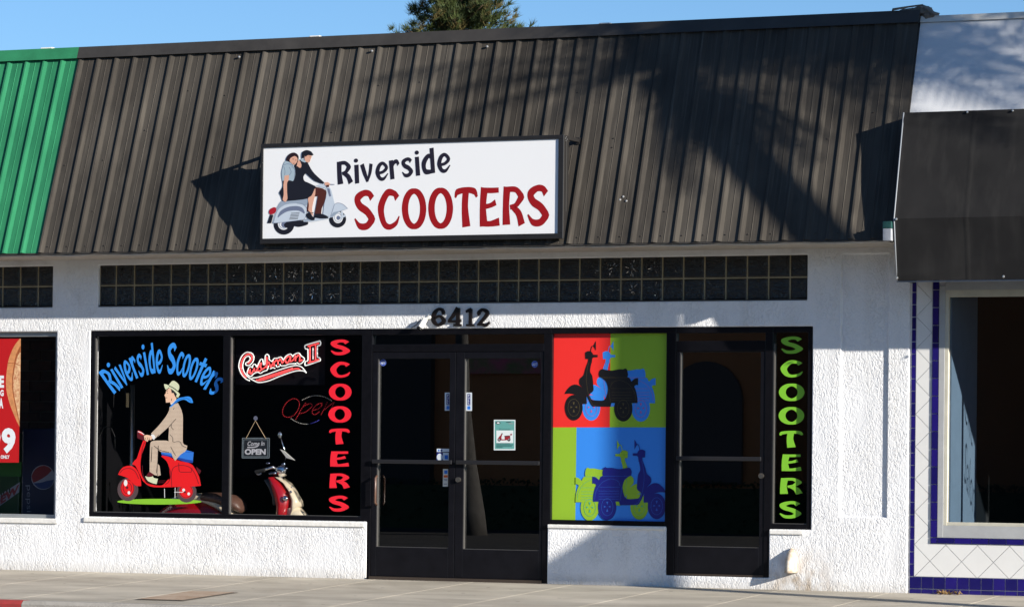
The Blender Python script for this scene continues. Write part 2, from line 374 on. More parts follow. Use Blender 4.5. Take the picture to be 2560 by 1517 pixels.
# utility cover let into the pavement
uc = thing('utility_cover', 'rust stained concrete utility cover flush in the pavement beside the red kerb', 'utility cover', (2.2, -2.35, gz(-2.35)))
b = MB(); X0, X1, Y0, Y1 = 1.93, 2.42, -2.95, -1.92
b.add([(X0, Y0, gz(Y0)+.004), (X1, Y0, gz(Y0)+.004), (X1, Y1, gz(Y1)+.004), (X0, Y1, gz(Y1)+.004)], [(0, 1, 2, 3)])
b.build('rim', mat('cover_rim', (.16, .14, .12), .8), uc)
b = MB(); e = .025
b.add([(X0+e, Y0+e, gz(Y0+e)+.009), (X1-e, Y0+e, gz(Y0+e)+.009), (X1-e, Y1-e, gz(Y1-e)+.009), (X0+e, Y1-e, gz(Y1-e)+.009)], [(0, 1, 2, 3)])
b.build('lid', mat('cover_lid', (.38, .31, .24), .9, .2, var=.3, vs=6, dark=(.32, .22, .15)), uc)

# ================================================================== SHOP BUILDING
shop = thing('scooter_shop', 'single storey white stucco shop with dark brown ribbed metal mansard roof and black storefront', 'shop', (3.8, .1, 0))
def wallgrid(holes, x0, x1, z0, z1, depth=.16, skip=None):
    """holes: (xa, xb, za, zb, back or None)"""
    xs = sorted({x0, x1, *[h[0] for h in holes], *[h[1] for h in holes]}); zs = sorted({z0, z1, *[h[2] for h in holes], *[h[3] for h in holes]})
    xs = [q for q in xs if x0 <= q <= x1]; zs = [q for q in zs if z0 <= q <= z1]
    def hole(i, j):
        if i < 0 or j < 0 or i >= len(xs)-1 or j >= len(zs)-1: return 'out'
        cx, cz = (xs[i]+xs[i+1])/2, (zs[j]+zs[j+1])/2
        for h in holes:
            if h[0] < cx < h[1] and h[2] < cz < h[3]: return h
        return None
    bm = bmesh.new(); V = {}
    def vert(x, y, z):
        k = (round(x, 4), round(y, 4), round(z, 4))
        if k not in V: V[k] = bm.verts.new((x, y, z))
        return V[k]
    def quad(*ps):
        try: bm.faces.new([vert(*p) for p in ps])
        except ValueError: pass
    for i in range(len(xs)-1):
        for j in range(len(zs)-1):
            h = hole(i, j); xa, xb, za, zb = xs[i], xs[i+1], zs[j], zs[j+1]
            if h is None:
                quad((xa, 0, za), (xb, 0, za), (xb, 0, zb), (xa, 0, zb))
                for (di, dj, p, q) in ((-1, 0, (xa, za), (xa, zb)), (1, 0, (xb, zb), (xb, za)), (0, -1, (xb, za), (xa, za)), (0, 1, (xa, zb), (xb, zb))):
                    g = hole(i+di, j+dj)
                    if g is not None and not (g == 'out' and skip is not None and p[0] == skip == q[0]):
                        d = depth if g == 'out' or g[4] is None else g[4]
                        quad((p[0], 0, p[1]), (q[0], 0, q[1]), (q[0], d, q[1]), (p[0], d, p[1]))
            elif h[4] is not None:
                quad((xa, h[4], za), (xb, h[4], za), (xb, h[4], zb), (xa, h[4], zb))
    bmesh.ops.recalc_face_normals(bm, faces=bm.faces[:])
    # front faces must look at -Y
    f = max(bm.faces, key=lambda f: f.calc_area())
    if f.normal.y > 0: bmesh.ops.reverse_faces(bm, faces=bm.faces[:])
    return bm
def buildwall(name, bm, m, parent):
    me = bpy.data.meshes.new(name); off = W[parent.name]
    bmesh.ops.translate(bm, verts=bm.verts[:], vec=-off); bm.to_mesh(me); bm.free(); me.materials.append(m)
    o = bpy.data.objects.new(name, me); COL.objects.link(o); o.parent = parent; W[o.name] = off.copy()
    md = o.modifiers.new('bevel', 'BEVEL'); md.width = .012; md.segments = 2; md.limit_method = 'ANGLE'; md.angle_limit = R(40)
    return o
ZW = 3.06
holes = [(-.18, 7.08, 2.585, 2.99, None), (-.262, 7.136, .54, 2.352, None), (2.75, 4.597, -.06, .54, None), (5.762, 6.745, .105, .54, None), (7.40, 7.832, .66, 2.99, .018)]
wall = buildwall('wall', wallgrid(holes, -.455, 8.03, -.06, ZW, skip=-.455), M_st, shop)
for (xa, xb, za, zb) in ((-.31, 2.735, .486, .534), (4.60, 5.76, .512, .546), (6.75, 7.07, .494, .536)):
    MB().box(xa, xb, -.016, .05, za, zb).build('window_sill', M_trim, shop, bevel=.008)
# soffit and eave lip
sf = MB()
prof = [(-.55, 3.075), (-.570, 3.068), (-.580, 3.056), (-.572, 3.045), (-.54, 3.04), (-.3, 3.045), (.0, 3.045), (.0, 3.075)]
rg = []
n_ = 180
for i in range(n_+1):
    X = -.5+8.56*i/n_; wv = .005*math.sin(X*9)+.004*noise.noise((X*3, 0, 0))
    ph = ((X+.5036) % .2036)/.2036
    bumpz = .006*math.exp(-((ph-.14)/.10)**2)
    rg.append([(X, y, z+(wv *.6 if y < -.5 else 0)+(bumpz if z > 3.05 and y < -.56 else 0)) for y, z in prof])
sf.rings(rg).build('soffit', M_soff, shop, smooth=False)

# --- glass blocks
M_mort = mat('block_mortar', (.33, .27, .17), .9, .2, var=.2, vs=15)
MB().box(-.18, 7.08, .037, .05, 2.585, 2.99).build('mortar', M_mort, shop)
MB().box(-.178, 7.078, .004, .034, 2.5855, 2.597).build('block_sill', mat('block_sill_metal', (.03, .028, .026), .6), shop)
M_gb = bpy.data.materials.new('glass_block'); M_gb.use_nodes = True
_n = M_gb.node_tree; _b = _n.nodes['Principled BSDF']; _b.inputs['Base Color'].default_value = (.012, .012, .011, 1); _b.inputs['Roughness'].default_value = .06
_b.inputs['Specular IOR Level'].default_value = .5
_g = _n.nodes.new('ShaderNodeNewGeometry'); _oi = _n.nodes.new('ShaderNodeObjectInfo'); _t = _n.nodes.new('ShaderNodeTexNoise'); _t.inputs['Scale'].default_value = 26; _t.inputs['Distortion'].default_value = 2.2; _t.inputs['Detail'].default_value = 2
_bp = _n.nodes.new('ShaderNodeBump'); _bp.inputs['Distance'].default_value = .02; _bp.inputs['Strength'].default_value = .55
_n.links.new(_g.outputs['Position'], _t.inputs['Vector']); _n.links.new(_t.outputs[0], _bp.inputs['Height']); _n.links.new(_bp.outputs[0], _b.inputs['Normal'])
def gblock(w_, h_):
    b = MB(); e = .012
    q = [(-w_/2, .010, -h_/2), (w_/2, .010, -h_/2), (w_/2, .010, h_/2), (-w_/2, .010, h_/2)]
    r = [(-w_/2+e, 0, -h_/2+e), (w_/2-e, 0, -h_/2+e), (w_/2-e, 0, h_/2-e), (-w_/2+e, 0, h_/2-e)]
    b.add(q+r, [(4, 5, 6, 7), (0, 1, 5, 4), (1, 2, 6, 5), (2, 3, 7, 6), (3, 0, 4, 7)])
    return b
P = .2032
gbmesh = None
def place_blocks(parent, xj, xl, xr):
    """joints xj, blocks from xl to xr"""
    global gbmesh
    ed = [xl]+sorted(j for j in xj if xl+.01 < j < xr-.01)+[xr]
    for a, c in zip(ed[:-1], ed[1:]):
        for z in (2.69, 2.893):
            wdt = c-a-.008
            if abs((c-a)-P) < .002:
                if gbmesh is None:
                    o = gblock(P-.013, P-.013).build('glass_block', M_gb); gbmesh = o.data
                    o.parent = parent
                else:
                    o = bpy.data.objects.new('glass_block', gbmesh); COL.objects.link(o); o.parent = parent
            else:
                o = gblock(wdt-.004, P-.013).build('glass_block', M_gb); o.parent = parent
            o.location = Vector(((a+c)/2, .027, z))-W[parent.name]
place_blocks(shop, [P*i for i in range(36)], -.18, 7.08)
random.seed(31)
M_glint = mat('glint_mirror', (.85, .86, .88), .12, metal=1)  # added mirror chips imitate bright glints on two groups of blocks
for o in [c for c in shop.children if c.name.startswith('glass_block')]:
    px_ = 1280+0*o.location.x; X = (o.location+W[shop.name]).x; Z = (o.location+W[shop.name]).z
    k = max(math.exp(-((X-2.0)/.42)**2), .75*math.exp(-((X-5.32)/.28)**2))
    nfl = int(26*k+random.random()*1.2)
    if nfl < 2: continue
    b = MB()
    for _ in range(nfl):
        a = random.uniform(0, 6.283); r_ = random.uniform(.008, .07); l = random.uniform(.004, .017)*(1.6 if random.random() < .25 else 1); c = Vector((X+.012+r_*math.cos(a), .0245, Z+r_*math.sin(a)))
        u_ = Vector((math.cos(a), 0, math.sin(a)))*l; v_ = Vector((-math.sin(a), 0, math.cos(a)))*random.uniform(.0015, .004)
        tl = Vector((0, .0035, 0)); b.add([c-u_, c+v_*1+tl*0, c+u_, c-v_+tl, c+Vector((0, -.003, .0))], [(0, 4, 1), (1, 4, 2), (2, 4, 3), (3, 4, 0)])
    q = b.build('glint_facets', M_glint); q.data.transform(Matrix.Translation(-W[shop.name]-Vector(o.location))); q.parent = o
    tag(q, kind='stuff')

# --- ribbed metal roof
def roofmat(name, col, light, dark):
    m = bpy.data.materials.new(name); m.use_nodes = True; n = m.node_tree; L = n.links; b = n.nodes['Principled BSDF']
    b.inputs['Roughness'].default_value = .65; b.inputs['Specular IOR Level'].default_value = .06
    g = n.nodes.new('ShaderNodeNewGeometry')
    def N(s, sc_, det):
        mp = n.nodes.new('ShaderNodeMapping'); mp.inputs['Scale'].default_value = s; L.new(g.outputs['Position'], mp.inputs['Vector'])
        t = n.nodes.new('ShaderNodeTexNoise'); t.inputs['Scale'].default_value = sc_; t.inputs['Detail'].default_value = det; L.new(mp.outputs[0], t.inputs['Vector']); return t
    def rp(t, a, c, x, y):
        r = n.nodes.new('ShaderNodeValToRGB'); e = r.color_ramp.elements; e[0].position = a; e[0].color = tuple(x)+(1,); e[1].position = c; e[1].color = tuple(y)+(1,); L.new(t.outputs[0], r.inputs[0]); return r
    base = rp(N((1, 1, .35), 3.5, 5), .3, .7, dark, col)
    streak = rp(N((60, 4, .9), 1, 4), .52, .78, (0, 0, 0), (1, 1, 1))
    mx = n.nodes.new('ShaderNodeMixRGB'); mx.inputs[2].default_value = tuple(light)+(1,)
    ml = n.nodes.new('ShaderNodeMath'); ml.operation = 'MULTIPLY'; ml.inputs[1].default_value = .5
    L.new(streak.outputs[0], ml.inputs[0]); L.new(ml.outputs[0], mx.inputs[0]); L.new(base.outputs[0], mx.inputs[1])
    sx = n.nodes.new('ShaderNodeSeparateXYZ'); L.new(g.outputs['Position'], sx.inputs[0])
    fl = n.nodes.new('ShaderNodeMath'); fl.operation = 'MULTIPLY_ADD'; fl.inputs[1].default_value = 1/1.018; fl.inputs[2].default_value = .4947; L.new(sx.outputs[0], fl.inputs[0])
    f2 = n.nodes.new('ShaderNodeMath'); f2.operation = 'FLOOR'; L.new(fl.outputs[0], f2.inputs[0])
    wn = n.nodes.new('ShaderNodeTexWhiteNoise'); wn.noise_dimensions = '1D'; L.new(f2.outputs[0], wn.inputs['W'])
    hv = n.nodes.new('ShaderNodeMapRange'); hv.inputs[3].default_value = .84; hv.inputs[4].default_value = 1.14; L.new(wn.outputs['Value'], hv.inputs[0])
    hs = n.nodes.new('ShaderNodeHueSaturation'); L.new(hv.outputs[0], hs.inputs['Value']); L.new(mx.outputs[0], hs.inputs['Color']); mx = hs
    chalk = rp(N((1.2, 1, .5), 1.1, 6), .5, .8, (0, 0, 0), (.45, .45, .45)); mc = n.nodes.new('ShaderNodeMixRGB'); mc.inputs[2].default_value = tuple(light)+(1,); L.new(chalk.outputs[0], mc.inputs[0]); L.new(hs.outputs['Color'], mc.inputs[1]); mx = mc
    speck = rp(N((1, 1, 1), 55, 2), .72, .78, (0, 0, 0), (1, 1, 1)); mx2 = n.nodes.new('ShaderNodeMixRGB'); mx2.inputs[2].default_value = tuple(x*.4 for x in dark)+(1,)
    m2 = n.nodes.new('ShaderNodeMath'); m2.operation = 'MULTIPLY'; m2.inputs[1].default_value = .6; L.new(speck.outputs[0], m2.inputs[0])
    L.new(m2.outputs[0], mx2.inputs[0]); L.new(mx.outputs[0], mx2.inputs[1])
    L.new(mx2.outputs[0], b.inputs['Base Color'])
    dent = N((1, 1, .5), 5, 2); bp = n.nodes.new('ShaderNodeBump'); bp.inputs['Distance'].default_value = .012; L.new(dent.outputs[0], bp.inputs['Height']); L.new(bp.outputs[0], b.inputs['Normal'])
    return m
M_brown = roofmat('brown_roof_metal', (.063, .056, .048), (.120, .108, .092), (.039, .035, .031))
M_green = roofmat('green_roof_metal', (.036, .24, .112), (.055, .31, .155), (.027, .185, .09))
K = .37
def ry(z): return -.6+(z-3.08)*K
PITCH_R = .2036
prof_r = [(0, 0), (.014, .0155), (.032, .0155), (.066, 0), (.122, 0), (.126, .003), (.130, 0), (PITCH_R, 0)]
def roofpan(z0=3.078, z1=5.06):
    b = MB(); nrm = Vector((0, -1, K)).normalized()
    rows = []
    for z in (z0, z1):
        rows.append([Vector((px_, ry(z), z))+nrm*h for px_, h in prof_r])
    n = len(prof_r); vs = rows[0]+rows[1]
    vs += [Vector(v)-nrm*.008 for v in rows[0]]
    fs = [(i, i+1, n+i+1, n+i) for i in range(n-1)]+[(i+1, i, 2*n+i, 2*n+i+1) for i in range(n-1)]
    return b.add(vs, fs)
def roofrun(parent, m, x0, k, name='roof_panel'):
    first = None
    for i in range(k):
        if first is None:
            o = roofpan().build(name, m, fix=False); first = o.data
        else:
            o = bpy.data.objects.new(name, first); COL.objects.link(o)
        o.parent = parent; o.location = Vector((x0+i*PITCH_R, 0, 0))-W[parent.name]
roofrun(shop, M_brown, -.5036, 42)
def roofcap(parent, m, x0, x1):
    b = MB(); o_ = .034
    b.prism([(ry(5.035)-o_, 5.035), (ry(5.15)-o_, 5.15), (.9, 5.17), (.9, 5.12), (ry(5.12)+.02, 5.12), (ry(5.04)-o_+.006, 5.04)], 'x', x0, x1)
    return b.build('roof_cap', m, parent)
M_cap = mat('roof_cap_brown', (.045, .041, .037), .5, .35, var=.25, vs=4)
roofcap(shop, M_cap, -.5036, 8.06)
MB().prism([(-.59, 3.05), (.14, 5.03), (.14, 3.05)], 'x', 8.02, 8.055).build('gable_end', M_cap, shop)
MB().prism([(ry(3.066)+.004, 3.066), (ry(5.05)+.012, 5.05), (ry(5.05)+.04, 5.05), (ry(3.066)+.04, 3.066)], 'x', -.5, 8.02).build('roof_deck', M_cap, shop)
MB().box(-.5, 8.05, .2, 6, 5.0, 5.1).build('flat_roof', mat('roof_felt', (.25, .25, .25), .9), shop)
# screws
b = MB(); random.seed(77)
for i in range(42):
    for z in (3.14, 3.95+.02*(i % 3), 3.3+1.6*random.random()):
        if z > 3.5 and (i % 2 or random.random() < .3): continue
        x_ = -.5036+i*PITCH_R+.10+.012*math.sin(i*7); c = Vector((x_, ry(z)-.004, z)); b.ball(c, (.006, .005, .006), 6, 4)
tag(b.build('roof_screws', mat('rusty_screw', (.02, .015, .012), .6), shop), kind='stuff')
b = MB()
for px_, py_ in ((598, 143), (930, 128), (1218, 117), (1550, 500), (1558, 492), (1566, 503)):
    z = at(px_, py_, -.1).z; p = at(px_, py_, ry(z)-.01); b.ball(p, (.012, .012, .012), 8, 5)
tag(b.build('roof_bolts', mat('galvanised_bolt', (.4, .4, .4), .4, metal=.6), shop), kind='stuff')
# white clips and the mortar lump on the ridge
for px_ in (788, 1512):
    p = at(px_, 80, .2); b = MB(); b.box(p.x-.05, p.x+.06, .17, .24, 5.14, 5.165); b.build('ridge_clip', M_trim, shop, bevel=.006)
b = MB(); b.ball((7.97, .2, 5.150), (.13, .06, .024), 20, 10); b.ball((8.06, .19, 5.145), (.10, .06, .045), 20, 12); b.ball((8.13, .18, 5.10), (.07, .045, .045), 16, 10); b.tube([(7.8, .12, 5.155), (7.95, .13, 5.18), (8.08, .12, 5.185), (8.17, .11, 5.12), (8.24, .12, 5.10)], .010, 8)
for i, v in enumerate(b.v):
    d = noise.noise(Vector(v)*26)*.020; b.v[i] = (v[0]+d, v[1]+d, v[2]+d*.8)
b.build('mortar_patch', mat('grey_mortar', (.20, .18, .155), .95, .1, var=.4, vs=25), shop)

# --- black storefront: frames, doors, panes
GY = .052
def bars(name, parts, m, parent, bevel=.003, y0=.01, y1=.065):
    b = MB()
    for p in parts:
        if len(p) == 4: b.box(p[0], p[1], y0, y1, p[2], p[3])
        else: b.box(*p)
    return b.build(name, m, parent, bevel=bevel)
def pane(parent, x0, x1, z0, z1, m=None, y=GY):
    b = MB(); b.add([(x0, y, z0), (x1, y, z0), (x1, y, z1), (x0, y, z1)], [(0, 1, 2, 3)])
    return b.build('pane', m or M_glass, parent, fix=False)
def bead(parent, x0, x1, z0, z1, y=.02, left=True, bottom=True, wd=.008):
    b = MB()
    if left: b.box(x0-wd*.2, x0+wd, y, GY+.004, z0, z1)
    if bottom: b.box(x0, x1, y, GY+.004, z0-wd*.2, z0+wd*.7)
    return b.build('glazing_bead', M_bead, parent)
w1 = bars('window', [(-.262, -.216, .542, 2.352), (-.216, 2.79, 2.298, 2.352), (-.216, 2.68, .542, .584), (1.202, 1.276, .584, 2.298), (2.68, 2.786, .0, 2.298)], M_blk, shop)
pane(w1, -.216, 1.202, .584, 2.298); pane(w1, 1.276, 2.68, .584, 2.298)
bead(w1, -.216, 1.202, .584, 2.28); bead(w1, 1.276, 2.68, .584, 2.28)
tr1 = bars('transom_window', [(2.79, 4.613, 2.298, 2.351), (2.787, 4.54, 2.137, 2.207), (4.54, 4.613, .0, 2.297)], M_blk, shop)
pane(tr1, 2.787, 4.54, 2.207, 2.298, M_dglass)
w3 = bars('window', [(4.6135, 5.836, 2.298, 2.351), (4.614, 5.743, .550, .590), (5.743, 5.836, .106, 2.298), (4.614, 4.622, .590, 2.298)], M_blk, shop)
pane(w3, 4.622, 5.743, .590, 2.298)
tr2 = bars('transom_window', [(5.8365, 6.76, 2.298, 2.351), (5.836, 6.69, 2.134, 2.226), (6.69, 6.76, .106, 2.298)], M_blk, shop)
pane(tr2, 5.836, 6.69, 2.226, 2.298, M_dglass)
w4 = bars('window', [(6.7605, 7.136, 2.298, 2.352), (6.7605, 7.091, .545, .588), (7.091, 7.136, .545, 2.298), (6.7605, 6.766, .588, 2.298)], M_blk, shop)
pane(w4, 6.766, 7.091, .588, 2.298); bead(w4, 6.766, 7.091, .588, 2.2)
M_bar = mat('worn_push_bar', (.022, .022, .025), .35, .4, .2)
def door(xl, xr, gl, gr, z0, gzb, gzt, z1, barz, label, hinge='l'):
    d = bars('door', [(xl, gl, z0, z1), (gr, xr, z0, z1), (gl, gr, gzt, z1), (gl, gr, z0, gzb)], M_blk2, shop, y0=.016, y1=.06)
    d['label'] = label
    pane(d, gl, gr, gzb, gzt, M_dglass); bead(d, gl, gr, gzb, gzt, y=.022, wd=.006)
    b = MB(); b.box(xl+.02, xr-.02, -.022, -.004, barz-.019, barz+.019); b.box(xl+.03, xl+.055, -.004, .02, barz-.012, barz+.012); b.box(xr-.055, xr-.03, -.004, .02, barz-.012, barz+.012)
    b.build('push_bar', M_bar, d, bevel=.004)
    return d
d1 = door(2.789, 3.648, 2.845, 3.588, .03, .305, 2.073, 2.134, 1.107, 'left leaf of the double door with card stickers')
d2 = door(3.654, 4.535, 3.738, 4.507, .03, .300, 2.073, 2.134, 1.107, 'right leaf of the double door with a scooter poster')
d3 = door(5.838, 6.687, 5.873, 6.645, .125, .368, 2.125, 2.132, 1.165, 'single door between the coloured panel and the green lettering')
b = MB(); b.tube([(2.86, -.012, .70), (2.86, -.045, .72), (2.86, -.045, .95), (2.86, -.012, .97)], .012, 8)
b.build('pull_handle', mat('brown_handle', (.10, .055, .04), .35), d1, smooth=True)
for dd, X, Z in ((d2, 3.69, .945), (d3, 6.664, 1.015)):
    b = MB(); b.tube([(X, .016, Z), (X, -.006, Z)], .024, 14); b.build('lock_cylinder', mat('lock_brass', (.35, .33, .30), .25, metal=.9), dd)
MB().box(2.79, 4.54, -.02, .1, -.02, .028).build('threshold', mat('bronze_threshold', (.06, .045, .035), .5, metal=.3), shop)
MB().box(5.838, 6.69, .004, .1, .106, .124).build('threshold', mat('bronze_threshold', (.06, .045, .035)), shop)
# interior
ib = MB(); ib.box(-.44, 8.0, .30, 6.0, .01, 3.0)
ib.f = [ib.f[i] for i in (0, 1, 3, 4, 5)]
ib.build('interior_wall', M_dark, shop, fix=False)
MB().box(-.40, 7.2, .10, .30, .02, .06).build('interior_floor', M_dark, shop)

# ================================================================== PIZZA SHOP ON THE LEFT
pz = thing('pizza_shop', 'neighbouring white stucco shop under a green ribbed metal roof at the left edge', 'shop', (-3, .1, 0))
buildwall('wall', wallgrid([(-6, -.697, 2.585, 2.99, None), (-3.2, -.642, .50, 2.345, None)], -6, -.455, -.06, ZW, skip=-.455), M_st, pz)
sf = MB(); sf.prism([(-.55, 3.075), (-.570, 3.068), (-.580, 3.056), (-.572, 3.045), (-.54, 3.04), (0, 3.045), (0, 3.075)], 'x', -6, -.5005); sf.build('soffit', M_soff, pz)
roofrun(pz, M_green, -.5036-PITCH_R*27, 27)
MB().prism([(ry(3.066)+.004, 3.066), (ry(5.05)+.012, 5.05), (ry(5.05)+.04, 5.05), (ry(3.066)+.04, 3.066)], 'x', -5.99, -.505).build('roof_deck', M_cap, pz)
roofcap(pz, mat('roof_cap_green', (.028, .20, .09), .5, .35, var=.2, vs=4), -.5036-PITCH_R*27, -.505)
MB().box(-6, -.51, .2, 6, 5.0, 5.1).build('flat_roof', mat('roof_felt', (.25, .25, .25)), pz)
p = at(118, 118, .2); MB().box(p.x-.06, p.x+.07, .17, .24, 5.14, 5.167).build('ridge_clip', M_trim, pz, bevel=.006)
MB().box(-6, -.697, .037, .05, 2.585, 2.99).build('mortar', M_mort, pz)
place_blocks(pz, [-.879-P*i for i in range(26)], -.879-P*25, -.697)
MB().box(-3, -.699, .004, .034, 2.5855, 2.597).build('block_sill', mat('block_sill_metal', (.03, .028, .026)), pz)
b = MB(); b.tube([], 0) if 0 else None
MB().box(-3.2, -.60, -.018, .05, .462, .513).build('window_sill', M_trim, pz, bevel=.008)
pw = bars('window', [(-3.2, -.650, 2.300, 2.34), (-3.2, -.650, .513, .55), (-.677, -.650, .55, 2.300)], M_alu, pz, y0=.045, y1=.08)
pane(pw, -3.2, -.677, .55, 2.30, y=.07)
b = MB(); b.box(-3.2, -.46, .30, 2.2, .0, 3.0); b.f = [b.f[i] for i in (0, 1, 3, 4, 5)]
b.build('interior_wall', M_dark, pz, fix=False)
M_brk = [mat('brick_dark%d' % i, c, .9, .2, var=.3, vs=12) for i, c in enumerate(((.10, .05, .04), (.13, .075, .06), (.15, .13, .12), (.08, .045, .04)))]
MB().box(-2.6, -.80, 1.26, 1.30, .2, 2.9).build('brick_backing', mat('brick_mortar', (.16, .14, .12), .95), pz)
k = 0
for r in range(16):
    for c in range(7):
        k += 1; xa = -2.6+c*.26+(.13 if r % 2 else 0); za = .85+r*.105
        MB().box(xa, xa+.245, 1.24, 1.262, za, za+.092).build('brick', M_brk[(k*7+r*3) % 4], pz)

# ================================================================== SALON ON THE RIGHT
sal = thing('salon', 'beauty salon with blue and white tiled front at the right edge', 'shop', (9.5, .1, 0))
M_par = mat('white_parapet_plaster', (.62, .63, .65), .8, .3, var=.06, vs=3, bump=.0015, bs=120)
b = MB(); nx = 6.2
for (za, zb, off) in ((3.0, 5.035, 0),):
    b.prism([(ry(za)+.03, za), (ry(zb)+.03, zb), (ry(zb)+.2, zb), (ry(za)+.2, za)], 'x', 8.058, 8.05+nx)
b.build('parapet', M_par, sal)
b = MB(); b.prism([(ry(5.037)+.012, 5.037), (ry(5.095)+.012, 5.095), (.6, 5.10), (.6, 5.04)], 'x', 8.058, 8.05+nx)
b.build('parapet_cap', mat('parapet_cap_paint', (.62, .60, .55), .6, var=.15, vs=3), sal)
b = MB(); b.box(8.031, 8.36, .012, .06, -.08, 3.04); b.box(8.36, 14.2, .012, .06, -.08, .61); b.box(8.36, 14.2, .012, .06, 2.65, 3.04)
b.build('tile_bed', mat('white_grout', (.72, .70, .68), .9, var=.12, vs=8), sal)
M_wt = mat('white_glazed_tile', (.70, .70, .69), .25, .5, var=.04, vs=2)
M_bt = [mat('blue_glazed_tile%d' % i, c, .12, .5, var=.15, vs=8) for i, c in enumerate(((.013, .009, .125), (.016, .010, .15), (.010, .008, .10)))]
def clip(poly, x0, x1, z0, z1):
    def cut(p, f, inter):
        o = []
        for i in range(len(p)):
            a, b_ = p[i-1], p[i]
            if f(b_):
                if not f(a): o.append(inter(a, b_))
                o.append(b_)
            elif f(a): o.append(inter(a, b_))
        return o
    for ax, lim, sg in ((0, x0, 1), (0, x1, -1), (1, z0, 1), (1, z1, -1)):
        if not poly: return poly
        f = lambda p: sg*(p[ax]-lim) >= -1e-9
        def inter(a, b_):
            t = (lim-a[ax])/(b_[ax]-a[ax]); return (a[0]+t*(b_[0]-a[0]), a[1]+t*(b_[1]-a[1]))
        poly = cut(poly, f, inter)
    return poly
D = .286; gr = .0035
for i in range(-1, 16):
    for j in range(-1, 22):
        if (i+j) % 2: continue
        cx = 8.09+i*D/2; cz = .286+j*D/2; h = D/2-gr
        sq = [(cx-h, cz), (cx, cz-h), (cx+h, cz), (cx, cz+h)]
        mb = MB(); hit = False
        for reg in ((8.092, 8.2345, .15, 2.99), (8.2345, 10.3, .15, .437)):
            q = clip(sq, *reg)
            if len(q) > 2:
                A = abs(sum(q[k-1][0]*q[k][1]-q[k][0]*q[k-1][1] for k in range(len(q)))/2)
                if A > 4e-4: mb.prism(q, 'y', .004, .012); hit = True
        if hit: mb.build('tile', M_wt, sal)
random.seed(8)
def btile(x0, x1, z0, z1, y=.003): MB().box(x0+.0035, x1-.0035, y, .0125, z0+.0035, z1-.0035).build('tile', random.choice(M_bt), sal)
z = -.04+.107*1
for r in range(24): btile(8.048, 8.089, .148+r*.1085, .148+(r+1)*.1085)
for r in range(15): btile(8.238, 8.298, .493+r*.155, .493+(r+1)*.155, -.006)
btile(8.238, 8.298, .44, .493, -.006)
for c in range(13): btile(8.298+c*.155, 8.298+(c+1)*.155, .44, .493, -.006)
for c in range(21):
    btile(8.048+c*.108, 8.048+(c+1)*.108, .04, .147); btile(8.048+c*.108, 8.048+(c+1)*.108, -.067, .04)
M_sfr = mat('cream_window_frame', (.50, .48, .40), .5, var=.15, vs=6)
M_sfg = mat('grey_window_surround', (.36, .37, .38), .6, var=.12, vs=5)
sw = bars('window', [(8.298, 8.352, -.004, .03, .493, 2.70), (8.352, 14, -.002, .03, .493, .60), (8.352, 14, -.002, .03, 2.66, 2.74)], M_sfg, sal)
bars('window_frame', [(8.352, 8.385, .0, .05, .60, 2.66), (8.385, 14, .0, .05, 2.60, 2.66), (8.385, 14, .004, .05, .60, .63)], M_sfr, sw)
pane(sw, 8.385, 14, .63, 2.60, M_sglass, y=.04)
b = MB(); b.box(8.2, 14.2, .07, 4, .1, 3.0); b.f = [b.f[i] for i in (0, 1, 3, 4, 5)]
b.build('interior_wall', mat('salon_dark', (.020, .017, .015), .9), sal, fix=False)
MB().box(8.375, 8.397, .062, .90, .3, 2.9).build('side_wall', mat('pale_side_wall', (.56, .58, .60), .7, .3, var=.08, vs=4), sal)
for X in (9.62, 10.95, 12.3): MB().box(X-.022, X+.022, .004, .05, .63, 2.60).build('mullion', M_sfr, sw)
M_ink = mat('window_script', (.02, .02, .025), .5)
def wtext(tx, x0, x1, z0, z1):
    vs, fs = textmesh(tx, -.012); b = MB(); b.add([(x0+(x1-x0)*(u+.12*(1-v)), .038, z1-(z1-z0)*v) for u, v in vs], fs); b.build('lettering', M_ink, sal, fix=False)
for x0 in (9.72, 11.02):
    wtext('Che', x0, x0+.85, 2.00, 2.34); wtext('Salon', x0+.05, x0+1.1, 1.45, 1.85)
# awning
aw = thing('awning', 'dark grey canvas awning with scalloped shadow over the tiled salon window', 'awning', (9.5, -.5, 2.7))
aw['label'] = 'dark grey canvas awning over the blue and white tiled front'
M_can = bpy.data.materials.new('grey_canvas'); M_can.use_nodes = True
_n = M_can.node_tree; _b = _n.nodes['Principled BSDF']; _b.inputs['Roughness'].default_value = .9; _b.inputs['Specular IOR Level'].default_value = .2
_g = _n.nodes.new('ShaderNodeNewGeometry'); _t = _n.nodes.new('ShaderNodeTexNoise'); _t.inputs['Scale'].default_value = 2.5; _t.inputs['Detail'].default_value = 8; _n.links.new(_g.outputs['Position'], _t.inputs['Vector'])
_r = _n.nodes.new('ShaderNodeValToRGB'); _r.color_ramp.elements[0].color = (.010, .010, .0108, 1); _r.color_ramp.elements[1].color = (.018, .0176, .0184, 1); _r.color_ramp.elements[0].position = .3; _r.color_ramp.elements[1].position = .7
_n.links.new(_t.outputs[0], _r.inputs[0])
_mp = _n.nodes.new('ShaderNodeMapping'); _mp.inputs['Scale'].default_value = (9, 9, .8); _t2 = _n.nodes.new('ShaderNodeTexNoise'); _t2.inputs['Scale'].default_value = 1.0; _t2.inputs['Detail'].default_value = 5; _n.links.new(_g.outputs['Position'], _mp.inputs[0]); _n.links.new(_mp.outputs[0], _t2.inputs['Vector'])
_r2 = _n.nodes.new('ShaderNodeValToRGB'); _r2.color_ramp.elements[0].position = .5; _r2.color_ramp.elements[1].position = .75; _r2.color_ramp.elements[1].color = (.5, .5, .5, 1); _n.links.new(_t2.outputs[0], _r2.inputs[0])
